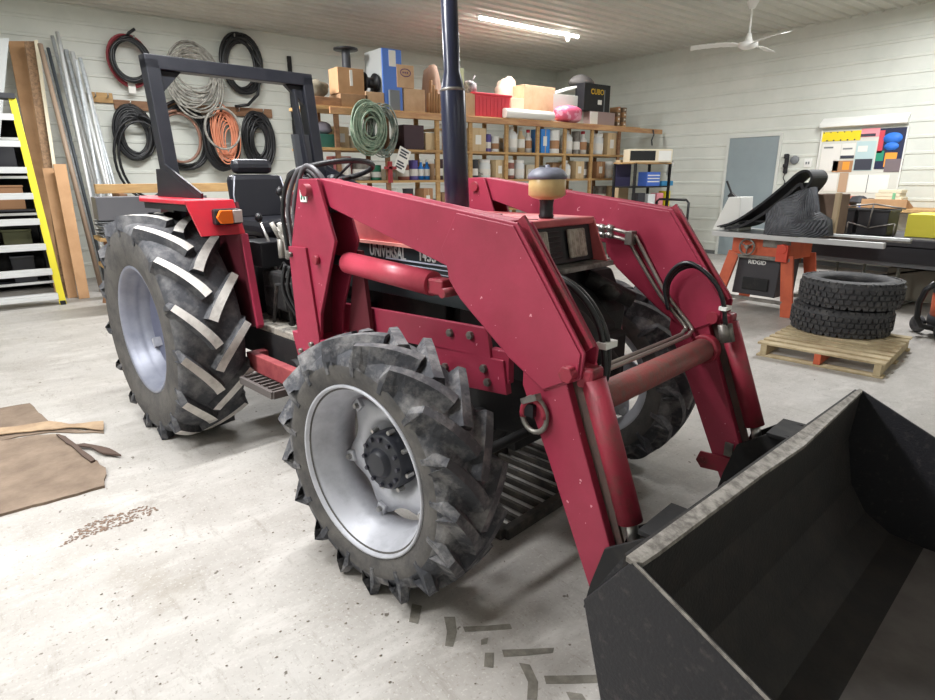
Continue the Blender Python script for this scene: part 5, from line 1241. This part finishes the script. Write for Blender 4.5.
# roll bar
def rops():
    x = -.27; m = MB()
    for y in (-.52, .52): m.box((x-.05, y-.04, 1.2), (x+.05, y+.04, 2.19))
    m.box((x-.05, -.56, 2.13), (x+.05, .56, 2.212))
    SH = Matrix(((1, 0, -.14, .24), (0, 1, 0, 0), (0, 0, 1, 0), (0, 0, 0, 1)))
    m.bm.transform(SH)
    o = part(m, 'roll_bar', CAB, .006)
    for y in (-.575, .56):
        MB().prism([(x-.08, 1.395), (x-.05, 1.56), (x+.08, 1.56), (x+.58, 1.395)], 1, y-.0, y+.015).build('gusset', CAB, o, .002)
        MB().bar((x+.08, y+.008, 1.565), (x+.58, y+.008, 1.4), .05, .012, up=(0, 1, 0)).build('gusset_flange', CAB, o)
    for s in (-1, 1):
        MB().prism([(s*.48, 2.13), (s*.48, 2.0), (s*.35, 2.13)], 0, x-.02, x+.02).build('corner_gusset', CAB, o, .003, T=SH)
    MB().prism([(x-.02, 1.4), (x-.02, 2.1), (x+.04, 2.1), (x+.1, 1.4)], 1, .40, .42).build('inner_plate', CAB, o, .003, T=SH)
    MB().box((x-.02, .36, 1.42), (x+.02, .5, 1.8)).build('dark_screen', M('screen', (60, 62, 66), .6), o, T=SH)
rops()
part(MB().bar((-.3, -.35, 1.0), (-.85, -.35, .55), .03, .05).bar((-.3, .35, 1.0), (-.85, .35, .55), .03, .05).bar((-.2, -.3, .5), (-.95, -.4, .42), .04, .06).bar((-.2, .3, .5), (-.95, .4, .42), .04, .06), 'hitch_arms', BLKM, .004)
# step
part(MB().bar((.55, -.5, .50), (1.42, -.5, .50), .05, .10).bar((.58, -.48, .5), (.58, -.1, .5), .06, .1).bar((1.38, -.48, .5), (1.38, -.1, .5), .05, .08), 'step_bracket', M('step_red', (150, 70, 72), .6, 0, (120, 40, 50), 8), .004)
m = MB().bar((.62, -.44, .42), (.84, -.44, .42), .02, .03)
x0_, x1_, y0_, y1_, zs = .66, 1.02, -.62, -.40, .43
m = MB()
for (a, b) in (((x0_, y0_), (x1_, y0_)), ((x0_, y1_), (x1_, y1_)), ((x0_, y0_), (x0_, y1_)), ((x1_, y0_), (x1_, y1_))): m.bar((*a, zs), (*b, zs), .02, .04)
for k in range(6): X = x0_+(k+1)*(x1_-x0_)/7; m.bar((X, y0_, zs), (X, y1_, zs), .014, .03)
part(m, 'step_grate', M('grate_grey', (90, 84, 82), .7), .002)
# ---------------------------------------------------------------- loader
def mirror(s, poly): return poly
YO, YI = .544, .464
def arm(s):
    """s=-1 near (right) side, +1 far (left) side"""
    def pr(poly, ya, yb, m=None):
        m = m or MB(); lo, hi = sorted((s*ya, s*yb)); m.prism(poly, 1, lo, hi); return m
    ARM = [(1.385, 1.47), (1.40, 1.502), (1.476, 1.502), (2.567, 1.372), (2.83, 1.012), (2.822, .93), (2.688, .86), (2.548, .936), (2.389, 1.051), (2.318, 1.103), (2.262, 1.165), (2.255, 1.21), (1.511, 1.395), (1.40, 1.41)]
    core = [(1.40, 1.41), (1.385, 1.47), (1.40, 1.502), (1.476, 1.502), (2.53, 1.376), (2.52, 1.36), (2.78, 1.0), (2.8, .93), (2.688, .87), (2.548, .945), (2.389, 1.058), (2.27, 1.165), (2.255, 1.21), (1.511, 1.395)]
    m = pr(ARM, YO, YO-.01); pr(ARM, YI, YI+.01, m); pr(core, YI+.01, YO-.01, m)
    a = part(m, 'loader_arm', RED, .003)
    rf = [(2.309, 1.392), (2.557, 1.363), (2.82, 1.008), (2.813, .935), (2.69, .868), (2.548, .944), (2.389, 1.06), (2.30, 1.13), (2.231, 1.265)]
    m = pr(rf, YO, YO+.006)
    m.build('reinforcing_plate', RED, a, .002)
    m = pr(rf, YI, YI-.006); m.build('reinforcing_plate', RED, a, .002)
    MB().bar((2.54, s*(YO+YI)/2, 1.375), (2.815, s*(YO+YI)/2, 1.01), .058, .012, up=(0, 1, 0)).build('front_channel', REDW, a)
    # lower leg
    LEG = [(2.60, .92), (2.76, .93), (2.818, .773), (2.975, .37), (2.985, .25), (2.94, .2), (2.90, .225), (2.712, .633), (2.599, .859)]
    l = part(pr(LEG, YO-.004, YI+.004), 'loader_leg', RED, .004)
    MB().bar((2.775, s*.504, .92), (2.972, s*.504, .38), .05, .012, up=(0, 1, 0)).build('dirty_shaded_face', M('grimy_shaded_channel', (88, 66, 60), .7, 0, (70, 60, 56), 20), l)  # grime and the shade of the leg's front face, both in the colour
    # knee pin and nut
    k = part(MB().cyl((2.79, s*.44, .945), (2.79, s*.575, .945), .024, 16), 'knee_pin', REDW)
    MB().lathe([(0, 0), (.027, 0), (.027, .03), (0, .03)], 6, T=Matrix.Translation((2.79, s*.55, .945)) @ Matrix.Rotation(PI/2*-s, 4, 'X'), smooth=False).build('nut', REDW, k, .003)
    MB().box((2.80, s*.504-.032, .90), (2.858, s*.504+.032, .965)).build('clevis', REDW, k, .01)
    # ring bracket on leg
    rp = Vector((2.66, s*.552, .775)); m = MB()
    m.tube([rp+Vector((.05*math.cos(t*PI/10), 0, .058*math.sin(t*PI/10))) for t in range(20)], .009, 6, None, True)
    m.bar(rp+Vector((-.045, 0, .035)), rp+Vector((.03, s*.02, .075)), .022, .02)
    if s < 0:
        o = m.build('ring_bracket', DULL, l); MB().box((2.625, -.56, .765), (2.66, -.544, .81)).build('ring_slot', BLK, l)
        MB().tube([rp+Vector((.045*math.cos(t*PI/10), -.002, .05*math.sin(t*PI/10))) for t in range(0, 12)], .012, 6).build('clamp_band', REDW, l)
    # tilt cylinder
    c = part(MB().cyl((2.838, s*.50, .925), (2.995, s*.50, .51), .038, 24), 'tilt_cylinder', REDW)
    MB().cyl((2.993, s*.50, .515), (3.015, s*.50, .44), .02, 12).build('rod', STEEL, c)
    MB().cyl((3.018, s*.46, .435), (3.018, s*.54, .435), .022, 14).build('rod_pin', DULL, c)
    # lift cylinder
    c = part(MB().cyl((1.60, s*.505, 1.156), (2.14, s*.505, 1.13), .046, 24), 'lift_cylinder', M('cylinder_red', (188, 72, 90), .36, 0, (166, 56, 72), 6))
    MB().box((2.13, s*.505-.03, 1.095), (2.22, s*.505+.03, 1.155)).build('cylinder_head', REDW, c, .008)
    MB().cyl((2.245, s*.45, 1.115), (2.245, s*.562, 1.115), .017, 14).build('head_pin', REDW, c)
    MB().cyl((1.46, s*.505, 1.163), (1.61, s*.505, 1.156), .022, 14).build('cylinder_base', BLKM, c)
    # mast
    MAST = [(1.362, 1.50), (1.505, 1.50), (1.609, 1.249), (1.458, .92), (1.443, .80), (1.27, .76), (1.25, 1.2)]
    m = pr(MAST, .556, .572); pr(MAST, .444, .456, m)
    ms_ = part(m, 'loader_mast', RED, .003)
    pr([(1.245, 1.205), (1.392, 1.21), (1.45, .80), (1.41, .70), (1.30, .66), (1.262, .8)], .572, .584).build('mast_cover', RED, ms_, .002)
    pr([(1.30, .8), (1.36, .8), (1.43, 1.36), (1.37, 1.36)], .456, .556).build('mast_web', M('web_shaded_red', (96, 28, 40), .6), ms_)  # red darkened to carry the shade inside the mast
    pr([(1.46, .75), (1.66, .75), (1.60, 1.2), (1.56, 1.2)], .42, .44).build('inner_gusset', M('web_shaded_red', (96, 28, 40), .6), ms_)
    MB().cyl((1.44, s*.43, 1.455), (1.44, s*.60, 1.455), .026, 16).build('pivot_pin', REDW, ms_)
    for (x, z) in ((1.27, 1.17), (1.39, .77), (1.29, .72)): MB().cyl((x, s*.58, z), (x, s*.60, z), .012, 6).build('bolt', DULL, ms_)
    MB().cyl((1.47, s*.57, 1.163), (1.47, s*.592, 1.163), .02, 12).build('lower_pin', REDW, ms_)
    if s < 0:
        MB().box((1.375, -.579, 1.405), (1.425, -.572, 1.455)).build('white_sticker', WHITE, ms_)
        MB().tube([(1.388+.012*(1-math.cos(t*PI/8)), -.581, 1.415+.02*math.sin(t*PI/8)) for t in range(9)], .003, 5).build('arch_mark', GRN, ms_)
    # side rail and bolts
    r_ = part(pr([(1.36, .935), (2.32, .975), (2.34, .862), (1.36, .80)], .41, .39), 'frame_rail', RED, .003)
    pr([(2.0, .855), (2.40, .868), (2.42, .74), (2.0, .70)], .41, .38).build('lower_rail', RED, r_, .003)
    if s < 0: pr([(2.33, .9), (2.42, .9), (2.42, .78), (2.36, .78)], .40, .37).build('front_bracket', RED, r_, .003)
    for (x, z) in ((2.24, .935), (2.13, .925), (2.31, .82), (2.33, .77), (2.1, .78)): MB().lathe([(0, 0), (.016, 0), (.016, .014), (0, .016)], 6, T=Matrix.Translation((x, s*.41, z)) @ Matrix.Rotation(PI/2*-s, 4, 'X'), smooth=False).build('bolt', DULL, r_)
    pr([(1.2, .80), (1.5, .80), (1.5, .55), (1.3, .5)], .58, .18).build('mast_crossmember', RED, r_, .004)
both(arm)
CTX, CTZ = 2.775, .81
part(MB().cyl((CTX, -.464, CTZ), (CTX, .464, CTZ), .048, 28), 'cross_tube', M('rusty_tube', (150, 78, 76), .6, 0, (128, 92, 86), 22, (.4, .62), .2, 90))
for s in (-1, 1): part(MB().cyl((CTX, s*.42, CTZ), (CTX, s*.464, CTZ), .062, 28), 'tube_collar', REDW, .006)
# lugs on the far leg
part(MB().prism([(2.785, .30), (2.80, .345), (2.95, .355), (2.95, .285), (2.81, .27)], 1, .452, .464).cyl((2.815, .448, .31), (2.815, .47, .31), .012, 10), 'stand_bracket', REDW, .002)
part(MB().box((2.90, .452, .36), (2.935, .464, .42)), 'leg_latch', DULL, .002)
# hydraulic lines on the far arm and along the cross tube
LINE = M('steel_line', (166, 160, 154), .35, .7)
for k in (0, 1):
    o_ = .03*k
    pts = [(2.0, .38, 1.30-o_), (2.2, .41, 1.295-o_), (2.40-o_*.4, .425, 1.262-o_), (2.44-o_*.8, .44, 1.22-o_), (2.58-o_*.8, .445, 1.02-o_*.4), (2.70-o_*.9, .45, .895), (2.715-o_, .42, .872), (2.725-o_, .3, .868), (2.725-o_, -.43, .868)]
    part(MB().tube(smooth(pts, 4), .0085, 8), 'hydraulic_line', LINE)
part(MB().box((2.385, .405, 1.215), (2.42, .45, 1.275)), 'line_clamp', DULL, .003)
for x in (2.25, 2.29): part(MB().cyl((x, .414, 1.285), (x+.03, .417, 1.28), .016, 6).cyl((x, .414, 1.255), (x+.03, .417, 1.25), .016, 6), 'line_fitting', STEEL)
def hosepath(pts, r=.011, dy=0): return [(x, y+dy, z) for x, y, z in pts]
for k in range(3):
    part(MB().tube(smooth([(2.60+.01*k, .435-.016*k, .96), (2.595, .43-.016*k, 1.06), (2.635, .425-.016*k, 1.125+.008*k), (2.70, .425-.016*k, 1.15+.008*k), (2.77+.008*k, .43-.016*k, 1.115), (2.82+.008*k, .44-.016*k, 1.04), (2.845+.006*k, .45-.016*k, .93)]), .009, 8), 'tilt_hose', HOSE)
for k in range(2):
    part(MB().tube(smooth([(2.50, -.40+.018*k, 1.19), (2.60, -.41+.018*k, 1.2), (2.70, -.42+.018*k, 1.17), (2.77, -.42+.018*k, 1.11), (2.81+.005*k, -.42+.018*k, 1.03), (2.825, -.42+.018*k, .92), (2.80, -.42+.018*k, .83)]), .010, 8), 'tilt_hose', HOSE)
part(MB().box((2.80, -.435, 1.0), (2.835, -.37, 1.02)), 'white_band', WHITE); part(MB().box((2.83, .40, .99), (2.86, .455, 1.005)), 'white_band', WHITE)
part(MB().cyl((2.845, .42, .93), (2.865, .42, .86), .02, 10).cyl((2.855, .44, .93), (2.875, .44, .86), .02, 10), 'hose_fitting', DULL)
# loader valve beside the mast
v = part(MB().box((1.12, -.5, 1.12), (1.26, -.40, 1.2)), 'loader_valve', DIRTY, .006)
rnd = random.Random(9)
for k in range(5):
    p0_ = Vector((1.06+.035*k, -.52+.015*(k % 2), 1.22)); MB().cyl(p0_, p0_+Vector((-.02+.01*k, -.03, .08)), .012, 8).cyl(p0_+Vector((0, 0, -.09)), p0_, .016, 6).build('coupler', M('coupler_grey', (150, 146, 140), .5, .3), v)
for k in range(3):
    MB().tube(smooth([(1.18+.05*k, -.55, 1.18), (1.17+.05*k, -.555, 1.35), (1.2+.05*k, -.54, 1.48), (1.27+.04*k, -.52, 1.535+.01*k), (1.36+.04*k, -.5, 1.50), (1.42+.03*k, -.47, 1.36)]), .011, 8).build('valve_hose', M('grey_hose', (84, 82, 86), .4) if k else HOSE, v)
for k in range(4):
    MB().tube(smooth([(1.1+.05*k, -.53, 1.1), (1.08+.05*k, -.54, .98), (1.12+.04*k, -.5, .85), (1.2, -.42, .74)]), .010, 7).build('valve_hose', HOSE, v)
MB().bar((1.04, -.52, 1.27), (1.14, -.53, 1.21), .02, .02).build('coupler', M('coupler_grey', (150, 146, 140)), v)
# bucket
BW = .886
def bucket():
    SP = [(3.207, .679), (3.087, .508), (3.153, .248), (3.215, .035), (3.28, .012), (4.03, .008), (4.0, .268)]
    IN = [(3.205, .676), (3.19, .44), (3.23, .23), (3.30, .11), (3.40, .045), (3.52, .03)]
    OUTB = [(3.50, .012), (3.39, .02), (3.28, .07), (3.205, .215), (3.165, .44), (3.18, .679)]
    b = part(MB().prism(IN+OUTB, 1, -BW+.012, BW-.012), 'bucket_shell', BKTIN)
    b['label'] = 'black loader bucket back'
    MB().prism([(3.18, .676), (3.168, .44), (3.21, .21), (3.28, .075), (3.27, .06), (3.15, .248), (3.09, .508)], 1, -BW+.02, BW-.02).build('back_box', BKT, b)
    MB().prism([(3.50, .012), (4.0, .008), (4.0, .022), (3.50, .030)], 1, -BW+.012, BW-.012).build('bucket_floor', BKTFL, b)
    MB().prism([(3.86, .0225), (4.08, .012), (4.08, .020), (3.9, .034)], 1, -BW-.01, BW+.01).build('cutting_edge', STEEL, b, .002)
    for s in (-1, 1):
        lo, hi = sorted((s*BW, s*(BW-.012)))
        MB().prism(SP, 1, lo, hi).build('side_plate', BKT, b, .003)
        lo, hi = sorted((s*(BW+.001), s*(BW-.013)))
    # worn top flange, tapering at the far end
    m = MB(); Q = [(3.192, -BW, .684), (3.192, BW, .684), (3.207, BW, .679), (3.238, .1, .673), (3.228, -.2, .673), (3.225, -.8, .673), (3.222, -BW+.02, .673), (3.21, -BW, .679)]
    A = [m.bm.verts.new(p) for p in Q]; B = [m.bm.verts.new((p[0], p[1], p[2]-.012)) for p in Q]
    m.face(A); m.face(B[::-1])
    for i in range(len(Q)): m.face([A[i], A[(i+1) % len(Q)], B[(i+1) % len(Q)], B[i]])
    m.build('top_flange', WORN, b)
    e0, e1 = Vector((3.212, -BW-.001, .679)), Vector((4.0, -BW-.001, .268))
    MB().bar(e0, e1, .007, .004).build('worn_edge', WORN, b)
    bpy.context.view_layer.update()
    for ob in [b]+[c for c in bpy.data.objects if c.parent == b]:   # the bucket hangs slightly askew and sags at its far end
        for v in ob.data.vertices:
            k = (v.co.y+BW)/(2*BW); v.co.x += .072*k; v.co.z *= 1-.062*k
    for s in (-1, 1):
        for dy in (-.075, .075):
            yc = s*.50+dy
            MB().prism([(2.90, .20), (2.97, .17), (3.19, .16), (3.175, .57 if s < 0 else .54), (3.08, .53), (2.96, .44), (2.92, .3)], 1, yc-.007, yc+.007).build('bucket_ear', BLKM, b, .002)
        MB().box((3.07, s*.5-.10, .55 if s < 0 else .52), (3.17, s*.5+.10, .565 if s < 0 else .535)).build('ear_cap', BLKM, b, .002)
        MB().cyl((2.945, s*.5-.1, .245), (2.945, s*.5+.1, .245), .02, 14).build('bucket_pin', DULL, b)
bucket()
# floor grate
Tm = Matrix.Translation((TX, TY, 0)) @ Matrix.Rotation(TYAW, 4, 'Z')
gr = empty('steel_grate', Tm @ Vector((2.02, .12, 0)), TYAW, 'black slatted steel grate lying on the floor behind the front tire', 'grate')
gx, gy = .27, .38
GRM = M('grate_black', (44, 42, 42), .6, 0, (80, 74, 66), 12)
Tg = Matrix.Rotation(0, 4, 'Z')
MB().bar((-gx, -gy, .03), (gx, -gy, .03), .045, .05).bar((-gx, gy, .03), (gx, gy, .03), .03, .05).bar((-gx, -gy, .03), (-gx, gy, .03), .03, .05).bar((gx, -gy, .03), (gx, gy, .03), .045, .05).build('grate_frame', GRM, gr, .006)
for k in range(9):
    y = -gy+.04+k*(2*gy-.08)/8; MB().bar((-gx+.02, y, .028), (gx-.02, y, .028), .022, .03).build('slat', GRM, gr, .002)
gr.rotation_euler.z = TYAW
